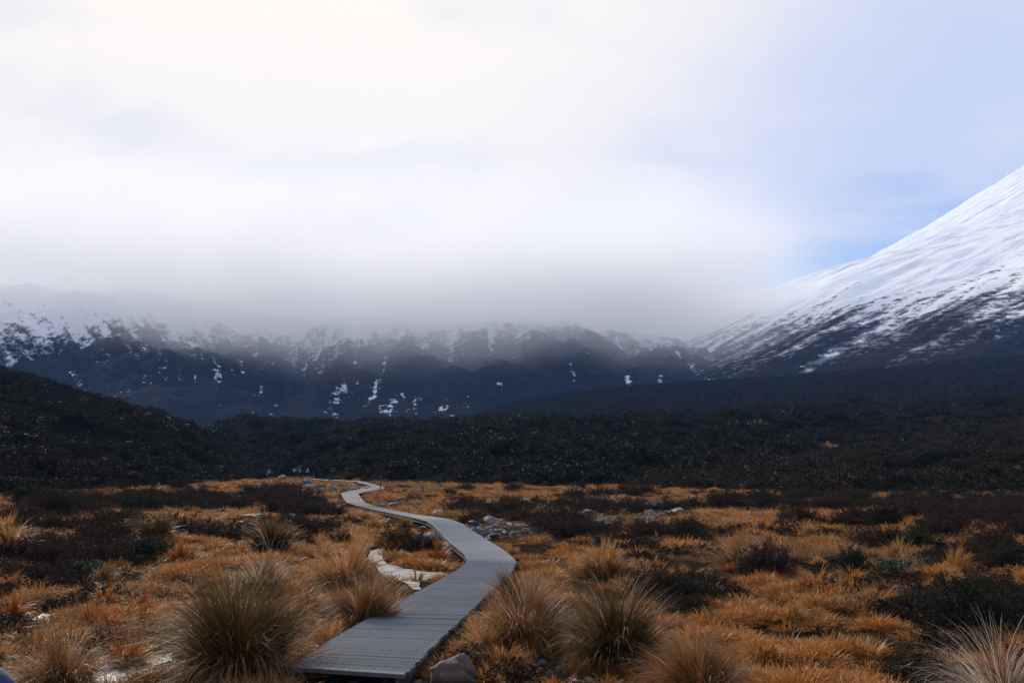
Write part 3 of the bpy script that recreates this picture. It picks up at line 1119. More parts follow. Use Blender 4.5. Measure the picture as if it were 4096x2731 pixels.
# ------------------------------------------------------------------ hero tussocks, one by one
# cx, base y, width px, height px, kind, lean, label
HERO = [
    (237, 681, 112, 116, 'olive', (-.12, .0), 'biggest olive and straw tussock in the lower left foreground'),
    (57, 697, 96, 66, 'straw', (-.15, .0), 'broad straw tussock at the bottom left with fine arching blades'),
    (346, 590, 74, 50, 'goldstraw', (-.05, .0), 'rounded gold tussock on the left bank of the frozen stream'),
    (368, 627, 84, 54, 'straw', (.18, .0), 'straw tussock leaning on the left edge of the near boardwalk'),
    (512, 608, 50, 42, 'oliverusset', (-.05, .0), 'tussock hanging over the right edge of the boardwalk bend'),
    (527, 652, 92, 66, 'pinkstraw', (.1, .0), 'pale straw tussock right of the near boardwalk with dark base'),
    (617, 668, 92, 86, 'olive', (-.1, .0), 'tall olive tussock with arching gold tips in the lower centre right'),
    (697, 702, 108, 74, 'brownstraw', (-.25, .0), 'wind combed brown tussock at the bottom edge right of centre'),
    (1003, 712, 92, 96, 'sparse', (-.05, .0), 'sparse tussock with long pale curved stalks in the bottom right corner'),
    (8, 562, 32, 44, 'goldolive', (.1, .0), 'upright gold tussock cut by the left edge'),
    (272, 556, 62, 36, 'brown', (-.05, .0), 'dark brown tussock directly behind the biggest tussock'),
    (262, 592, 92, 36, 'pinkstraw', (-.2, .0), 'pale crest of grass at the shoulder of the biggest tussock'),
    (605, 580, 76, 36, 'goldstraw', (.05, .0), 'wide gold tussock right of the boardwalk bend'),
    (738, 571, 54, 38, 'straw', (-.1, .0), 'straw tussock with upright tips behind the dark heather'),
    (155, 544, 42, 28, 'brown', (.1, .0), 'brown tussock among the dark heather at left'),
    (181, 568, 36, 24, 'russet', (.05, .0), 'russet tuft beside the green cushion plants at left'),
    (108, 601, 42, 21, 'russet', (0, 0), 'rust orange tuft left of the biggest tussock, upper of the row'),
    (139, 602, 38, 20, 'russet', (.1, 0), 'small rust tuft right of its twin left of the biggest tussock'),
    (92, 629, 60, 25, 'russet', (-.1, 0), 'wide rust orange mound above the bottom left straw tussock'),
    (113, 634, 42, 23, 'russet', (0, 0), 'rust mound in the middle of the orange row at lower left'),
    (141, 627, 38, 24, 'russet', (.05, 0), 'spiky rust tuft at the right end of the orange row'),
    (12, 617, 38, 26, 'russet', (0, 0), 'rust orange tuft at the left edge below the heather'),
    (126, 661, 62, 28, 'russet', (.1, 0), 'rust mound right above the bottom left ice pool'),
    (74, 650, 36, 22, 'russet', (0, 0), 'small rust tuft behind the bottom left straw tussock'),
    (307, 616, 36, 30, 'russet', (0, 0), 'rust orange tuft between the biggest tussock and the boardwalk, upper one'),
    (303, 631, 40, 24, 'russet', (.05, 0), 'bright rust tuft by the brown bog water'),
    (416, 578, 28, 15, 'gold', (0, 0), 'round golden tuft standing alone in the frozen stream'),
    (506, 674, 30, 27, 'russet', (.05, 0), 'small russet tuft behind the brown boulder'),
    (484, 655, 52, 34, 'goldstraw', (-.15, 0), 'flattened gold tussock against the right side of the near boardwalk'),
    (550, 650, 20, 12, 'russet', (0, 0), 'little tuft on the bare dark soil at lower centre'),
    (582, 672, 28, 20, 'gold', (-.1, 0), 'low gold tuft at the foot of the tall olive tussock'),
    (1, 652, 26, 18, 'gold', (0, 0), 'gold tuft at the left edge beside the sliver of ice'),
    (820, 588, 40, 18, 'gold', (.1, 0), 'combed gold tuft in the orange sward at right'),
    (880, 610, 46, 20, 'gold', (.15, 0), 'bright gold tuft next to the big dark shrub at right'),
    (790, 625, 50, 18, 'gold', (.15, 0), 'flattened gold mound in the lower right sward'),
    (850, 650, 52, 18, 'russet', (.2, 0), 'orange combed mound left of the bottom right shrub'),
    (900, 560, 34, 22, 'goldstraw', (0, 0), 'upright straw tuft behind the silver green plants at right'),
    (955, 572, 40, 22, 'gold', (0, 0), 'gold tuft right of the silver green plants'),
]
KM = {'brownstraw': ('straw', 'russet'), 'olive': ('olive', 'straw'), 'straw': ('straw', 'straw'), 'goldstraw': ('gold', 'straw'), 'oliverusset': ('olive', 'russet'), 'pinkstraw': ('straw', 'gold'),
      'russetstraw': ('russet', 'straw'), 'sparse': ('straw', 'pale'), 'goldolive': ('gold', 'olive'), 'brown': ('olive', 'russet'), 'russet': ('russet', 'gold'), 'gold': ('gold', 'gold')}
occupied = []
for i, (cx, by, wp, hp, kind, lean, lab) in enumerate(HERO):
    g0 = G(cx, by)
    g0.z = float(gz(g0.x, g0.y))
    sc = g0.y / F
    wd, ht = wp * sc, hp * sc
    Rb = wd * 0.18
    big = hp > 30
    hp = hp * (0.88 if big else 1.25)
    lean = (lean[0] * 1.4 + random.uniform(-.22, .22), lean[1] + random.uniform(-.3, .3))
    ht = hp * sc
    nb = int(np.clip(wp * hp * 0.95, 700, 9500))
    if kind == 'sparse':
        nb = 900
    root = add('tussock', None, loc=g0, label=lab, cat='tussock', group='tussock grasses')
    ma, mb = KM[kind]
    pw = max(0.004, 0.72 * sc)
    L = ht * (1.38 if big else 1.15)
    sp_ = 0.5 if big else 0.75
    me = grass_mesh('leaf_blades', M[ma], int(nb * 0.62), Rb, L, sp_, 1.6, pw, 5, lean, seed=100 + i, lvar=0.5, nc=max(24, nb // 80))
    add('leaf_blades', me, root).scale = (1.0, random.uniform(0.75, 1.2), 1.0)
    me = grass_mesh('dry_blades', M[mb], int(nb * 0.38), Rb * 1.05, L * 0.92, sp_ * 1.35, 2.3, pw, 5, lean, seed=300 + i, lvar=0.5, rmin=0.15, nc=max(20, nb // 90))
    add('dry_blades', me, root)
    if big:
        ns = {'sparse': 260, 'pinkstraw': 200}.get(kind, 70)
        me = grass_mesh('pale_stalks', M['pale'], ns, Rb * 1.0, L * 1.10, sp_ * 0.95, 1.9, pw * 1.2, 6, lean, seed=500 + i, lvar=0.4)
        add('pale_stalks', me, root)
    occupied.append((g0.x, g0.y, wd * 0.36))

# ------------------------------------------------------------------ shrubs
SHV = []
for i in range(3):
    SHV.append(shrub_mesh(M['heath'], 11000, 170, 0.05, 40 + i, 0.72, 0.5))
SHG = [shrub_mesh(M['green'], 10000, 150, 0.055, 60 + i, 0.8, 0.35) for i in range(2)]
SHH = [shrub_mesh(M['hebe'], 1500, 70, 0.15, 80 + i, 0.6, 0.4) for i in range(2)]


def place_shrub(p, rad, hgt, pool, label, group, cat='shrub', name='heather_shrub'):
    fol, st = random.choice(pool)
    root = add(name, None, loc=p, label=label, cat=cat, group=group)
    root.rotation_euler[2] = random.uniform(0, 6.28)
    root.scale = (rad, rad * random.uniform(0.85, 1.1), hgt)
    add('foliage', fol, root)
    add('stems', st, root)
    return root


# cx, base y, w px, h px, kind, label
BUSH = [
    (53, 521, 40, 30, 'heath', 'round dark bush standing alone near the left edge'),
    (968, 632, 92, 50, 'green', 'large black green shrub at the right above the corner'),
    (925, 678, 90, 44, 'heath', 'low dark shrub at the bottom right beside the pale stalks'),
    (655, 605, 66, 40, 'heath', 'dark heather mound behind the tall olive tussock'),
    (690, 618, 50, 24, 'heath', 'purple brown heather in front of the dark mound at right centre'),
    (768, 577, 50, 34, 'heath', 'dark heather with pale dead stalks on top right of centre'),
    (852, 575, 44, 26, 'green', 'dark shrub left of the silver green plants'),
    (398, 545, 50, 20, 'heath', 'dark heather at the upper bank of the frozen stream'),
    (420, 550, 40, 18, 'heath', 'low dark heather below the boulder by the boardwalk'),
    (560, 535, 50, 22, 'heath', 'dark heather mound right of the grey rock pile'),
    (572, 524, 40, 16, 'heath', 'smaller heather mound behind the rock pile'),
    (650, 541, 56, 22, 'heath', 'broad black heather in the middle of the right plain'),
    (686, 540, 46, 20, 'green', 'dark shrub beside the broad black heather'),
    (340, 545, 30, 16, 'heath', 'rounded dark heather left of the stream head'),
    (302, 549, 30, 18, 'heath', 'dark heather beside a pale topped stone at left centre'),
    (824, 513, 30, 16, 'heath', 'small dark shrub at the far right plain, left of the group'),
    (866, 512, 22, 12, 'green', 'smallest dark shrub of the far right plain'),
    (885, 528, 38, 22, 'green', 'round dark shrub in gold grass on the far right plain'),
    (945, 531, 56, 26, 'heath', 'wide dark shrub on the far right plain'),
    (1012, 530, 40, 20, 'heath', 'dark shrub cut by the right edge on the far plain'),
    (932, 514, 30, 14, 'heath', 'low shrub behind the wide dark shrub at far right'),
    (550, 513, 26, 10, 'heath', 'low heather right of the far boardwalk'),
    (480, 516, 34, 12, 'heath', 'heather patch right of the middle boardwalk'),
    (470, 523, 30, 12, 'heath', 'heather just right of the middle boardwalk edge'),
    (38, 543, 40, 14, 'hebe', 'silver green cushion plant at the left behind the heather'),
    (100, 549, 44, 13, 'hebe', 'grey green leafy cushion among heather at left'),
    (24, 556, 30, 14, 'hebe', 'green leafy plant near the left edge tussock'),
    (86, 576, 44, 18, 'hebe', 'bright green leafy cushion in the left heather'),
    (128, 566, 36, 12, 'hebe', 'grey leafed low plant in the middle of the left heather'),
    (205, 568, 36, 12, 'hebe', 'grey green low plant left of the brown tussock'),
    (898, 573, 46, 17, 'hebe', 'silver green leafy plants in the right foreground'),
    (925, 566, 34, 14, 'hebe', 'second clump of silver green leaves at right'),
    (735, 562, 24, 9, 'hebe', 'pale leafed low plant by the straw tussock at right'),
]
for cx, by, wp, hp, kind, lab in BUSH:
    g0 = G(cx, by)
    g0.z = float(gz(g0.x, g0.y)) - 0.02
    sc = g0.y / F
    pool = {'heath': SHV, 'green': SHG, 'hebe': SHH}[kind]
    nm = {'heath': 'heather_shrub', 'green': 'evergreen_shrub', 'hebe': 'cushion_plant'}[kind]
    place_shrub(g0, wp * sc * 0.5, hp * sc * 1.2, pool, lab, 'shrubs of the plain', 'plant' if kind == 'hebe' else 'shrub', nm)
    occupied.append((g0.x, g0.y, wp * sc * 0.42))

# dark heath zones (layout authored on the photo, planted in the world)
HEATH = [(75, 557, 78, 15), (45, 583, 45, 7), (225, 501, 95, 9), (310, 510, 40, 8), (110, 505, 90, 8), (480, 518, 50, 7), (640, 536, 60, 8), (860, 505, 150, 6), (975, 560, 50, 12), (960, 615, 60, 22), (700, 600, 40, 12),
         (380, 523, 30, 6), (1000, 515, 40, 10), (560, 530, 35, 8), (300, 530, 40, 7)]
STONY = [(280, 528, 45, 9), (510, 530, 45, 8), (600, 521, 60, 7), (560, 505, 90, 4), (700, 505, 90, 5), (330, 489, 45, 4), (640, 515, 40, 5)]
TRACK = [(288, 481, 32, 6.5)]
BARE = [(560, 660, 55, 22), (610, 690, 40, 12), (345, 690, 90, 12), (520, 690, 40, 10), (440, 695, 60, 20)]


def in_ell(px, py, E):
    r_ = np.zeros(np.shape(px), bool)
    for a, b, rx, ry in E:
        r_ |= ((px - a) / rx) ** 2 + ((py - b) / ry) ** 2 < 1
    return r_


def sample(n, lo, hi, marg=70):
    d = np.exp(rng.uniform(math.log(lo), math.log(hi), n))
    px_ = rng.uniform(-marg, 1024 + marg, n)
    x = d * (px_ - 512) / F
    x = x + rng.normal(0, 0.6, n) * (d < 20)
    z = gz(x, d)
    ppx, ppy = project(x, d, z)
    ok = seg_dist(x, d, PATH) > np.where(d < 30, 0.62, 0.6 + 0.2)
    return x, d, z, ppx, ppy, ok


def crowd(x, y, f=1.0):
    ok = np.ones(len(x), bool)
    for ox, oy, r_ in occupied:
        ok &= np.hypot(x - ox, y - oy) > r_ * f
    return ok


# heather shrubs filling the dark zones
x, y, z, ppx, ppy, ok = sample(9000, 8, 120)
nzv = fbm(x / 7, y / 7, 3, 151)
sel = ok & (in_ell(ppx, ppy, HEATH) | ((nzv > 0.36) & (y > 20))) & (ice_dist(x, y) > 0.3) & crowd(x, y, 0.8) & ~in_ell(ppx, ppy, BARE) & ~in_ell(ppx, ppy, TRACK)
idx = np.where(sel)[0]
taken, cnt = [], 0
for i in idx:
    r_ = float(np.clip(0.32 + 0.012 * y[i], 0.3, 1.1)) * random.uniform(0.7, 1.3)
    if any((x[i] - a) ** 2 + (y[i] - b) ** 2 < (0.75 * (r_ + c)) ** 2 for a, b, c in taken):
        continue
    if seg_dist(x[i:i + 1], y[i:i + 1], PATH)[0] < r_ + (0.6 if y[i] < 22 else 1.9):
        continue
    taken.append((x[i], y[i], r_))
    side = 'left' if ppx[i] < 512 else 'right'
    zone = 'in the foreground' if y[i] < 19 else ('halfway out' if y[i] < 45 else 'far out')
    size = 'wide' if r_ > 0.75 else 'small'
    gpool, colr = (SHV, 'brown black') if random.random() < 0.8 else (SHG, 'dark green')
    lab = f'{size} {colr} heather mound {zone} on the plain {side} of the boardwalk'
    place_shrub((x[i], y[i], z[i] - 0.02), r_, r_ * random.uniform(0.75, 1.05), gpool, lab, f'{size} {colr} heather mounds {zone}, {side} side')
    cnt += 1
    if cnt >= 290:
        break
heath_pts = taken
print('heather', cnt)

# ------------------------------------------------------------------ rocks
RK = {k: [rock_mesh('stone', M[k], 700 + i + 17 * j, 4 if k == 'rockbrown' else 3) for i in range(1 if k == 'rockbrown' else 4)] for j, k in enumerate(('rock', 'rockpale', 'rockbrown', 'rockdark'))}


def place_rock(p, sx, sz, kind, label, group=None, name='boulder', sink=0.27):
    o = add(name, random.choice(RK[kind]), loc=(p[0], p[1], p[2] + sz * (0.65 - sink)), label=label, cat='rock', group=group)
    o.rotation_euler = (random.uniform(-.15, .15), random.uniform(-.15, .15), random.uniform(0, 6.28))
    o.scale = (sx, sx * random.uniform(0.8, 1), sz)
    return o


def z3b(x, y):
    return ((1100 + x / 2.613) / 4, (2450 + y / 2.613) / 4)


ROCKS = [
    (z3b(330, 715), 9, 'rockpale', 'pale stone under the front left corner of the boardwalk'),
    (z3b(800, 728), 12, 'rock', 'pointed grey stone in front of the boardwalk end'),
    (z3b(1200, 722), 9, 'rockdark', 'dark stone at the front right of the boardwalk end'),
    (z3b(1870, 768), 36, 'rockbrown', 'large reddish brown boulder at the bottom centre'),
    (z4(590, 265), 8, 'rockpale', 'flat white stone left of the stream head'),
    (z4(670, 275), 5, 'rock', 'small grey stone touching the flat white stone'),
    (z4(985, 235), 7, 'rockpale', 'pale topped boulder below the middle boardwalk'),
    (z4(300, 365), 8, 'rockdark', 'dark flat boulder at the left of the stone group'),
    (z4(440, 395), 9, 'rockdark', 'black boulder in front of the flat stones at left'),
    (z4(600, 335), 8, 'rockpale', 'long pale slab beside the black boulder'),
    (z4(490, 300), 6, 'rock', 'grey slab behind the black boulder'),
    (z4(580, 500), 6, 'rock', 'pale topped stone by the heather left of the stream'),
    (z4(470, 515), 4, 'rock', 'small grey stone in gold grass left of the stream'),
    (z4(1830, 445), 13, 'rockpale', 'big white topped boulder under the boardwalk bend'),
    (z4(1750, 330), 7, 'rockdark', 'dark stone behind the big boulder under the boardwalk'),
    (z4(2000, 565), 7, 'rockpale', 'long pale stone beneath the boardwalk edge'),
    (z4(1850, 560), 5, 'rock', 'small grey stone below the boardwalk edge'),
    (z4(1800, 515), 4, 'rockpale', 'small pale stone left of the boardwalk post'),
    (z4(1260, 78), 7, 'rock', 'grey boulder touching the right side of the middle boardwalk'),
    (z4(1380, 70), 9, 'rock', 'rounded grey boulder in heather right of the middle boardwalk'),
    (z4(1540, 82), 3.5, 'rockpale', 'tiny pale stone between the far boulders'),
    (z4(1840, 78), 6, 'rockpale', 'pointed white boulder right of the middle boardwalk'),
    (z4(1650, 145), 4, 'rockpale', 'white chip of stone above the middle boardwalk'),
    (z4(1880, 175), 9, 'rock', 'long grey rock behind the boardwalk bend'),
    (z4(190, 290), 6, 'rock', 'grey stone at the far left of the stone group'),
    (z4(800, 195), 5, 'rock', 'grey stone in heather below the middle boardwalk'),
    (z6(400, 240), 6, 'rockdark', 'dark stone at the left of the rock pile'),
    (z6(540, 205), 10, 'rock', 'grey lichened boulder at the back of the rock pile'),
    (z6(560, 250), 9, 'rock', 'rounded grey boulder in the middle of the rock pile'),
    (z6(510, 300), 10, 'rockdark', 'dark rounded boulder at the front of the rock pile'),
    (z6(720, 215), 11, 'rock', 'broad grey boulder at the right of the rock pile'),
    (z6(840, 200), 6, 'rock', 'grey rock behind the right end of the rock pile'),
    (z6(900, 215), 5, 'rockpale', 'pale rock near the right end of the rock pile'),
    (z6(920, 260), 7, 'rockdark', 'dark block at the right end of the rock pile'),
    (z6(740, 275), 8, 'rock', 'low grey rock at the front right of the rock pile'),
    (z6(620, 298), 4, 'rockpale', 'small pale stone in front of the rock pile'),
    (z6(445, 318), 9, 'rockpale', 'flat white slab beside the boardwalk at the rock pile'),
    (z6(1120, 205), 7, 'rock', 'grey boulder between heather right of the rock pile'),
    (z6(380, 275), 5, 'rockdark', 'black stone next to the boardwalk at the rock pile'),
    (z6(640, 255), 6, 'rock', 'small rock wedged in the rock pile'),
    (z6(2180, 165), 9, 'rockdark', 'dark boulder on the stony ground right of centre'),
    (z6(2300, 105), 6, 'rock', 'grey boulder on the stony ground at right'),
    (z6(1570, 85), 7, 'rock', 'dark grey rock beside an orange tuft right of centre'),
    (z5(540, 497), 6, 'rockpale', 'pale flat rock left of the far boardwalk end'),
    (z5(410, 470), 5, 'rockpale', 'pale rock by the lone hiker'),
    (z5(310, 470), 5, 'rockpale', 'light rock at the foot of the left hill'),
    (z5(180, 530), 6, 'rock', 'grey rock on the plain below the left hill'),
    (z5(760, 560), 9, 'rock', 'dark grey rock left of the far boardwalk bend'),
    (z5(800, 585), 7, 'rockpale', 'light grey rock in front of the far boardwalk bend'),
    (z5(25, 585), 6, 'rock', 'grey rock at the far left of the plain'),
    (z5(1210, 605), 5, 'rock', 'grey rock behind the boardwalk corner'),
]
for (cx, by), wp, kind, lab in ROCKS:
    g0 = G(cx, by)
    g0.z = float(gz(g0.x, g0.y))
    sc = g0.y / F
    r_ = wp * sc * 0.72
    place_rock(g0, r_, r_ * (0.95 if 'brown boulder' in lab else 0.8), kind, lab, 'boulders on the plain')
    occupied.append((g0.x, g0.y, r_ * 0.9))
# loose stones on the plain
x, y, z, ppx, ppy, ok = sample(3500, 9, 120)
sel = ok & in_ell(ppx, ppy, STONY) & crowd(x, y, 1.0)
for i in np.where(sel)[0][:110]:
    r_ = random.uniform(0.12, 0.30) * (0.6 + min(y[i], 45) / 50)
    kd = random.choice(['rock', 'rockdark', 'rockdark'])
    cn = 'mid grey' if kd == 'rock' else 'blackish'
    zone = 'left of the boardwalk' if ppx[i] < 420 else ('by the rock pile' if ppx[i] < 560 else 'on the stony flats at right')
    place_rock((x[i], y[i], z[i]), r_, r_ * 0.75, kd, f'small {cn} stone lying {zone}', f'{cn} stones {zone}', 'stone')

# ------------------------------------------------------------------ scattered individuals: small tussocks
TV = []
for i in range(5):
    TV.append(grass_mesh('tussock_blades', M['gold'], 520, 0.30, 0.95, 0.75, 1.25, 0.022, 4, (random.uniform(-.2, .2), random.uniform(-.2, .2)), seed=900 + i, lvar=0.5, nc=26))
for i in range(4):
    TV.append(grass_mesh('tussock_blades', M['russet'], 480, 0.30, 0.95, 0.8, 1.3, 0.022, 4, (random.uniform(-.2, .2), random.uniform(-.2, .2)), seed=930 + i, lvar=0.5, nc=26))
for i in range(4):
    TV.append(grass_mesh('tussock_blades', M['straw'], 520, 0.28, 1.05, 0.7, 1.4, 0.02, 5, (random.uniform(-.25, .25), random.uniform(-.2, .2)), seed=960 + i, lvar=0.45, nc=26))
x, y, z, ppx, ppy, ok = sample(5000, 8.5, 95)
sel = ok & (ice_dist(x, y) > 0.12) & crowd(x, y, 0.95) & ~in_ell(ppx, ppy, BARE) & ~in_ell(ppx, ppy, STONY)
taken, cnt = [], 0
nzv = fbm(x / 6, y / 6, 3, 161)
for i in np.where(sel)[0]:
    hz_ = in_ell(ppx[i:i + 1], ppy[i:i + 1], HEATH)[0]
    if hz_ and random.random() < 0.4:
        continue
    r_ = random.uniform(0.22, 0.42) * (0.85 + y[i] / 75)
    if any((x[i] - a) ** 2 + (y[i] - b) ** 2 < (0.8 * (r_ + c)) ** 2 for a, b, c in taken):
        continue
    taken.append((x[i], y[i], r_))
    v = nzv[i] + random.gauss(0, 0.25)
    lo, hi, cn = (0, 5, 'golden') if v > 0.0 else ((5, 9, 'rust orange') if v > -0.35 else (9, 13, 'straw coloured'))
    side = 'left' if x[i] < np.interp(y[i], PATH[:18, 1], PATH[:18, 0]) else 'right'
    zone = 'in the foreground' if y[i] < 17 else ('halfway out' if y[i] < 40 else 'far out')
    size = 'small' if r_ < 0.36 * (0.85 + y[i] / 75) else 'broad'
    o = add('tussock', TV[random.randrange(lo, hi)], loc=(x[i], y[i], z[i] - 0.01), label=f'{size} {cn} tussock {zone} on the plain {side} of the boardwalk', cat='tussock', group=f'{size} {cn} tussocks {zone}, {side} side')
    o.rotation_euler[2] = random.uniform(0, 6.28)
    o.scale = (r_, r_, r_ * random.uniform(0.75, 1.15))
    cnt += 1
    if cnt >= 290:
        break
print('tussocks', cnt)


# ------------------------------------------------------------------ stuff: geometry-node scatters
def scatter(name, P_, rot, scl, idx, protos, label):
    coll = bpy.data.collections.new(name + '_pieces')
    for k, pm in enumerate(protos):
        coll.objects.link(bpy.data.objects.new(f'{name}_piece_{k:02d}', pm))
    me = bpy.data.meshes.new(name)
    me.vertices.add(len(P_))
    me.vertices.foreach_set('co', np.asarray(P_, np.float32).ravel())
    me.attributes.new('rot', 'FLOAT_VECTOR', 'POINT').data.foreach_set('vector', np.asarray(rot, np.float32).ravel())
    me.attributes.new('scl', 'FLOAT_VECTOR', 'POINT').data.foreach_set('vector', np.asarray(scl, np.float32).ravel())
    me.attributes.new('idx', 'INT', 'POINT').data.foreach_set('value', np.asarray(idx, np.int32))
    for pm in protos:
        for mm in pm.materials:
            if mm.name not in me.materials:
                me.materials.append(mm)
    o = add(name, me, kind='stuff', label=label)
    ng = bpy.data.node_groups.new(name + '_scatter', 'GeometryNodeTree')
    ng.interface.new_socket('Geometry', in_out='INPUT', socket_type='NodeSocketGeometry')
    ng.interface.new_socket('Geometry', in_out='OUTPUT', socket_type='NodeSocketGeometry')
    t = NT(ng)
    gi = t.n('NodeGroupInput')
    ci = t.n('GeometryNodeCollectionInfo', {'Collection': coll, 'Separate Children': True, 'Reset Children': True})
    na = lambda nm, dt: t.n('GeometryNodeInputNamedAttribute', {'Name': nm}, data_type=dt).outputs[0]
    iop = t.n('GeometryNodeInstanceOnPoints', {'Points': gi.outputs[0], 'Instance': ci.outputs[0], 'Pick Instance': True, 'Instance Index': na('idx', 'INT'),
                                               'Rotation': na('rot', 'FLOAT_VECTOR'), 'Scale': na('scl', 'FLOAT_VECTOR')})
    t.n('NodeGroupOutput', {0: iop.outputs[0]})
    md = o.modifiers.new('scatter', 'NODES')
    md.node_group = ng
    return o


def rots(n, tilt=0.1):
    return np.stack([rng.normal(0, tilt, n), rng.normal(0, tilt, n), rng.uniform(0, 6.283, n)], 1)


# turf: low matted grass everywhere that is not bare, stony or heath
TP = [grass_mesh(f'turf_{i}', M['turf'], 150, 0.55, 0.62, 0.95, 1.3, 0.026, 3, (rng.uniform(-.5, .5), rng.uniform(-.5, .5)), seed=1200 + i, lvar=0.6) for i in range(6)]
TP += [grass_mesh(f'turf_s{i}', M['straw'], 130, 0.5, 0.7, 0.8, 1.3, 0.022, 3, (rng.uniform(-.4, .4), rng.uniform(-.4, .4)), seed=1230 + i, lvar=0.6) for i in range(2)]
x, y, z, ppx, ppy, ok = sample(42000, 6.5, 180, 110)
den = fbm(x / 0.85, y / 0.85, 2, 171) + 0.5 * fbm(x / 5.0, y / 5.0, 2, 175)
heath = in_ell(ppx, ppy, HEATH)
stony = in_ell(ppx, ppy, STONY)
bare = in_ell(ppx, ppy, BARE)
farthin = sstep(y, 90, 200)
u = rng.uniform(0, 1, len(x))
sel = (ok | ((seg_dist(x, y, PATH) > 0.5) & (y < 30))) & (ice_dist(x, y) > 0.22) & ((den > 0.27 - 0.40 * sstep(y, 13, 50) + 0.9 * farthin) | (rng.uniform(0, 1, len(x)) < 0.10)) & (~heath | (u < 0.22)) & (~stony | (u < 0.28)) & (~bare | (u < 0.16))
for a, b, c in heath_pts:
    sel &= (x - a) ** 2 + (y - b) ** 2 > (0.7 * c) ** 2
ii = np.where(sel)[0]
s_ = rng.uniform(0.22, 0.46, len(ii)) * (0.8 + np.minimum(y[ii], 120) / 60) * (0.8 + 0.55 * np.clip(den[ii], -0.6, 1.0))
s_ = s_ * np.where((seg_dist(x[ii], y[ii], PATH) < 1.6) & (y[ii] > 20), 0.55, 1.0)
idx = np.where(fbm(x[ii] / 5, y[ii] / 5, 3, 181) + rng.normal(0, .2, len(ii)) < -0.28, rng.integers(6, 8, len(ii)), rng.integers(0, 6, len(ii)))
scatter('turf_grass', np.stack([x[ii], y[ii], z[ii] - 0.01], 1), rots(len(ii), 0.08), np.stack([s_, s_, s_ * rng.uniform(0.55, 1.1, len(ii))], 1), idx, TP, 'matted golden brown turf grass covering the plain')
print('turf', len(ii))

# small far heather, lichen cushions, gravel
HP = [shrub_mesh(M['heath'], 900, 60, 0.12, 1300 + i, 0.7, 0.4)[0] for i in range(3)]
x, y, z, ppx, ppy, ok = sample(9000, 9, 190)
nzv = fbm(x / 6, y / 6, 4, 191)
sel = ok & (ice_dist(x, y) > 0.2) & (in_ell(ppx, ppy, HEATH) | (nzv > 0.22 - 0.5 * sstep(y, 70, 160))) & crowd(x, y, 0.8) & ~in_ell(ppx, ppy, BARE) & ~in_ell(ppx, ppy, TRACK) & ((seg_dist(x, y, PATH) > 2.4) | (y < 20))
ii = np.where(sel)[0][:3200]
s_ = rng.uniform(0.14, 0.34, len(ii)) * (0.7 + np.minimum(y[ii], 60) / 50)
scatter('heather_cover', np.stack([x[ii], y[ii], z[ii] - 0.02], 1), rots(len(ii)), np.stack([s_, s_, s_ * 0.8], 1), rng.integers(0, 3, len(ii)), HP, 'low dark heather growing between the grasses')

LPm = [shrub_mesh(M['lichen'], 160, 26, 0.3, 1340 + i, 0.4, 0.2)[0] for i in range(2)]
x, y, z, ppx, ppy, ok = sample(16000, 10, 150)
nzv = fbm(x / 4, y / 4, 3, 201)
sel = ok & ((in_ell(ppx, ppy, STONY) & (nzv > -0.15)) | ((y > 24) & (nzv > 0.62))) & crowd(x, y, 0.9)
ii = np.where(sel)[0][:2200]
s_ = rng.uniform(0.06, 0.16, len(ii)) * (0.7 + y[ii] / 45)
scatter('lichen_cushions', np.stack([x[ii], y[ii], z[ii]], 1), rots(len(ii)), np.stack([s_, s_, s_], 1), rng.integers(0, 2, len(ii)), LPm, 'pale lichen and moss cushions on the stony flats')

GP = [rock_mesh(f'gravel_{i}', M[k], 1400 + i, 1, 0.5, 0.6) for i, k in enumerate(('rock', 'rockdark', 'rockpale'))]
x, y, z, ppx, ppy, ok = sample(26000, 6.5, 140)
sel = (in_ell(ppx, ppy, STONY) | in_ell(ppx, ppy, BARE)) & (seg_dist(x, y, PATH) > 0.2)
ii = np.where(sel)[0][:5000]
# gravel apron in front of the deck
f = LP[0].lerp(RP[0], 0.5)
ax = rng.uniform(-1.1, 1.5, 1500) + f.x
ay = f.y - 0.05 - rng.uniform(0, 1, 1500) ** 1.0 * 1.2
xx, yy = np.concatenate([x[ii], ax]), np.concatenate([y[ii], ay])
zz_ = gz(xx, yy)
s_ = np.concatenate([rng.uniform(0.015, 0.05, len(ii)) * (0.6 + y[ii] / 12), rng.uniform(0.008, 0.035, 1500)])
gi_ = rng.choice([0, 0, 1, 1, 1, 2], len(xx))
scatter('gravel', np.stack([xx, yy, zz_], 1), rots(len(xx), 0.5), np.stack([s_, s_, s_], 1), gi_, GP, 'loose grey lava gravel on bare ground')

# ---- cover of the hills
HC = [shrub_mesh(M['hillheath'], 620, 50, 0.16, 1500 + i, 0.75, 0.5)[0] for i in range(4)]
HT = [grass_mesh(f'hill_tuft_{i}', M['straw'], 70, 0.45, 0.8, 0.8, 1.2, 0.06, 3, seed=1520 + i) for i in range(2)]
HS = [rock_mesh(f'hill_stone_{i}', M[k], 1540 + i, 1, 0.5, 0.6) for i, k in enumerate(('rock', 'rock', 'rockdark'))]


HCB = [shrub_mesh(M['hillheath_brown'], 620, 50, 0.16, 1500 + i, 0.75, 0.5)[0] for i in range(4)]


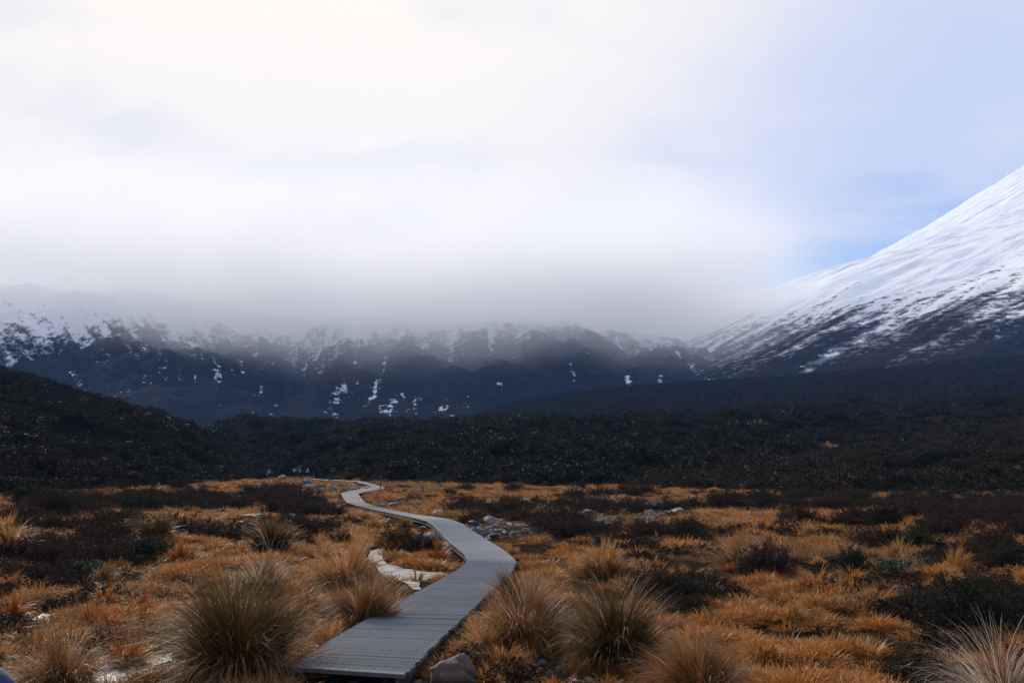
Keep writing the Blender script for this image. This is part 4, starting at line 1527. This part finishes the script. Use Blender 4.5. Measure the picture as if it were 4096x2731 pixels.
def hill_cover(h, name, n, lo, hi, size, stones, label, tuft=0.015, HC=HC):
    px_ = rng.uniform(lo, hi, n)
    v = rng.uniform(0, 1, n) ** 0.8 * 1.05
    x, y, z = h.at(px_, v)
    zr = np.interp(px_, h.rx, h.rz)
    keep = z > zprof(y) - 0.1
    s_ = rng.lognormal(0, 0.4, n) * size
    idx = rng.integers(0, 4, n)
    tt_ = (rng.uniform(0, 1, n) < tuft * (1 + 2.5 * (1 - v))) & (fbm(x / 25, y / 25, 3, 211) > -0.1)
    idx = np.where(tt_, rng.integers(4, 6, n), idx)
    st = rng.uniform(0, 1, n) < stones * (0.4 + 1.2 * (fbm(x / 30, y / 30, 3, 215) > 0))
    idx = np.where(st, 6 + rng.choice([0, 0, 0, 1, 2, 2], n), idx)
    s_ = np.where(st, rng.lognormal(0, 0.45, n) * 0.22, np.where(tt_, s_ * 0.75, s_))
    k = keep
    scatter(name, np.stack([x, y, z], 1)[k], rots(n, 0.12)[k], np.stack([s_, s_, s_ * rng.uniform(0.6, 1.0, n)], 1)[k], idx[k], HC + HT + HS, label)


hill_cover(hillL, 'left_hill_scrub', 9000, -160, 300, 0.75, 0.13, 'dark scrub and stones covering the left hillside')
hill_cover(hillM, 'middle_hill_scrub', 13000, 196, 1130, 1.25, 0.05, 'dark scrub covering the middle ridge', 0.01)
hill_cover(hillR, 'right_hill_scrub', 9000, 575, 1160, 0.8, 0.05, 'dark scrub and grass covering the right hill', 0.03, HCB)

# boulders one can pick out on the left hillside
n = 0
while n < 60:
    px_, v = random.uniform(0, 270), random.uniform(0.1, 0.98)
    x, y, z = (float(q) for q in hillL.at(px_, v))
    r_ = random.lognormvariate(-0.75, 0.4)
    place_rock((x, y, z + 0.15), r_, r_ * 0.7, random.choice(['rock', 'rock', 'rock', 'rockpale']), f"{'large' if r_ > 0.55 else 'small'} grey boulder strewn on the {'upper' if v > 0.55 else 'lower'} left hillside", f"{'large' if r_ > 0.55 else 'small'} boulders on the {'upper' if v > 0.55 else 'lower'} left hillside", 'boulder', 0.2)
    n += 1


# ------------------------------------------------------------------ people
def skin_body(name, joints, bones, radii, mat, parent, root=0, sub=2):
    me = bpy.data.meshes.new(name)
    me.from_pydata(joints, bones, [])
    me.materials.append(mat)
    o = add(name, me, parent)
    sk = o.modifiers.new('skin', 'SKIN')
    sk.use_smooth_shade = True
    lay = me.skin_vertices[0].data if me.skin_vertices else None
    if lay is None:
        bpy.context.view_layer.objects.active = o
        bpy.ops.mesh.customdata_skin_add()
        lay = me.skin_vertices[0].data
    for i, r_ in enumerate(radii):
        lay[i].radius = r_ if isinstance(r_, tuple) else (r_, r_)
    lay[root].use_root = True
    ss = o.modifiers.new('sub', 'SUBSURF')
    ss.levels = sub
    ss.render_levels = sub
    return o


PM = {}


def pm(key, col, rough=0.8):
    if key not in PM:
        PM[key] = plain('cloth_' + key, col, rough)
    return PM[key]


SKIN = plain('skin', (0.42, 0.25, 0.17), 0.6)
HAIR = plain('hair', (0.03, 0.022, 0.018), 0.7)


def ell(name, c, rad, mat, parent, sub=2):
    V, Fc = ico(sub)
    return add(name, mesh_np(name, V * np.array(rad), [Fc], [mat], smooth=True), parent, c)


def person(loc, rz, jacket, pants, pack, hat, stride, label, bag=None, hscale=1.0, lean=0.1, jcol=None):
    root = add('person', None, loc=loc, label=label, cat='person', group='hikers on the track')
    root.rotation_euler[2] = rz
    root.scale = (hscale,) * 3
    s = stride
    # faces -Y in its own space
    hip, chest, neck = (0, 0, 0.95), (0, -lean * 0.5, 1.25), (0, -lean, 1.47)
    J = [hip, chest, neck, (0, -lean * 1.1, 1.56), (0, -lean * 1.15 - 0.01, 1.66),
         (0.10, 0, 0.90), (0.11, -s * 0.5, 0.50), (0.11, -s * 0.55, 0.10), (0.115, -s * 0.55 - 0.14, 0.04),
         (-0.10, 0, 0.90), (-0.11, s * 0.30, 0.50), (-0.11, s * 0.95, 0.14), (-0.115, s * 0.95 - 0.13, 0.05),
         (0.18, -lean, 1.42), (0.23, -lean + s * 0.2, 1.15), (0.22, -lean - 0.12 + s * 0.1, 0.92), (0.21, -lean - 0.18 + s * 0.1, 0.85),
         (-0.18, -lean, 1.42), (-0.23, -lean - s * 0.2, 1.15), (-0.22, -lean - 0.2, 0.95), (-0.21, -lean - 0.26, 0.89)]
    B = [(0, 1), (1, 2), (2, 3), (3, 4), (0, 5), (5, 6), (6, 7), (7, 8), (0, 9), (9, 10), (10, 11), (11, 12),
         (2, 13), (13, 14), (14, 15), (15, 16), (2, 17), (17, 18), (18, 19), (19, 20)]
    RR = [(0.14, 0.11), (0.15, 0.11), 0.06, 0.085, 0.095, 0.085, 0.058, 0.042, 0.035, 0.085, 0.058, 0.042, 0.035, 0.06, 0.045, 0.034, 0.03, 0.06, 0.045, 0.034, 0.03]
    skin_body('body', J, B, RR, SKIN, root)
    jm, pmn = pm(jacket[0], jacket[1]), pm(pants[0], pants[1])
    jid = [0, 1, 2, 13, 14, 15, 17, 18, 19]
    mp_ = {v: i for i, v in enumerate(jid)}
    JJ = [J[v] for v in jid]
    JJ[0] = (0, 0, 0.86)
    skin_body('jacket', JJ, [(mp_[a], mp_[b]) for a, b in B if a in mp_ and b in mp_], [(0.165, 0.13), (0.18, 0.135), 0.095, 0.085, 0.065, 0.052, 0.085, 0.065, 0.052], jm, root)
    tid = [0, 5, 6, 7, 9, 10, 11]
    mp_ = {v: i for i, v in enumerate(tid)}
    skin_body('trousers', [J[v] for v in tid], [(mp_[a], mp_[b]) for a, b in B if a in mp_ and b in mp_], [(0.15, 0.12), 0.1, 0.072, 0.058, 0.1, 0.072, 0.058], pmn, root)
    for q in (8, 12):
        f = J[q]
        ell('boot', (f[0], f[1] + 0.06, f[2] + 0.02), (0.05, 0.13, 0.055), pm('boot', (0.03, 0.025, 0.02)), root)
    h = J[4]
    if hat:
        ell('hat', (h[0], h[1] + 0.012, h[2] + 0.045), (0.098, 0.108, 0.085), pm(*hat), root)
    else:
        ell('hair', (h[0], h[1] + 0.02, h[2] + 0.035), (0.096, 0.105, 0.1), HAIR, root)
    if pack:
        import bmesh
        bm = bmesh.new()
        bmesh.ops.create_cube(bm, size=1)
        bmesh.ops.scale(bm, vec=(0.32, 0.2, 0.5), verts=bm.verts)
        bmesh.ops.bevel(bm, geom=bm.edges[:], offset=0.07, segments=3, affect='EDGES')
        me = bpy.data.meshes.new('backpack')
        bm.to_mesh(me)
        bm.free()
        me.materials.append(pm(*pack))
        pk = add('backpack', me, root, (0, -lean * 0.6 + 0.22, 1.22))
        pk.rotation_euler[0] = lean
        ell('top_flap', (0, 0.0, 0.24), (0.15, 0.11, 0.06), pm(*pack), pk)
    if bag:
        ell('hanging_bag', (0.27, -lean * 0.2, 0.72), (0.1, 0.12, 0.2), pm(*bag), root)
    return root


LB, NV, RD, BR = ('lightblue', (0.22, 0.50, 0.78)), ('navy', (0.03, 0.045, 0.11)), ('red', (0.5, 0.07, 0.04)), ('brown', (0.16, 0.07, 0.05))
BK, GY, CR = ('black', (0.02, 0.02, 0.022)), ('grey', (0.22, 0.25, 0.33)), ('cream', (0.4, 0.36, 0.3))


def hiker(px_, py_, *a, **k):
    g0 = G(px_, py_)
    return person(g0, *a, **k)


hiker(269, 478.6, R(200), ('slate', (0.20, 0.25, 0.38)), BK, GY, None, 0.18, 'lone hiker in slate blue jacket ahead of the group, light blue bag', bag=LB, lean=0.3)
hiker(294, 476.4, R(165), LB, BK, LB, None, 0.12, 'hiker in light blue jacket at the left of the group', lean=0.12)
hiker(297.3, 475.6, R(200), ('maroon', (0.28, 0.07, 0.06)), BK, None, None, 0.2, 'hiker in maroon jacket behind the light blue one', lean=0.1)
hiker(300, 476.6, R(180), RD, BK, LB, None, 0.2, 'hiker in red jacket with a light blue pack in mid group', lean=0.25, bag=LB)
hiker(303.2, 476.2, R(175), ('rose', (0.33, 0.15, 0.14)), BK, None, CR, 0.2, 'hiker in dusty rose jacket in the group', lean=0.1)
hiker(305.2, 476.7, R(185), BR, BK, None, None, 0.15, 'hiker in brown jacket second from the right of the group', lean=0.1)
hiker(307.3, 477.2, R(170), GY, BK, ('paleblue', (0.38, 0.46, 0.65)), CR, 0.22, 'rightmost hiker with pale blue pack and light cap', lean=0.15)

# someone in a navy jacket close to the camera, cut by the lower left corner
person(Vector((-1.49, 2.56, float(gz(-1.49, 2.56)))), R(190), NV, BK, None, None, 0.05, 'person in navy jacket cut off by the bottom left corner', lean=0.05, hscale=1.0)
print('objects', len(bpy.data.objects))
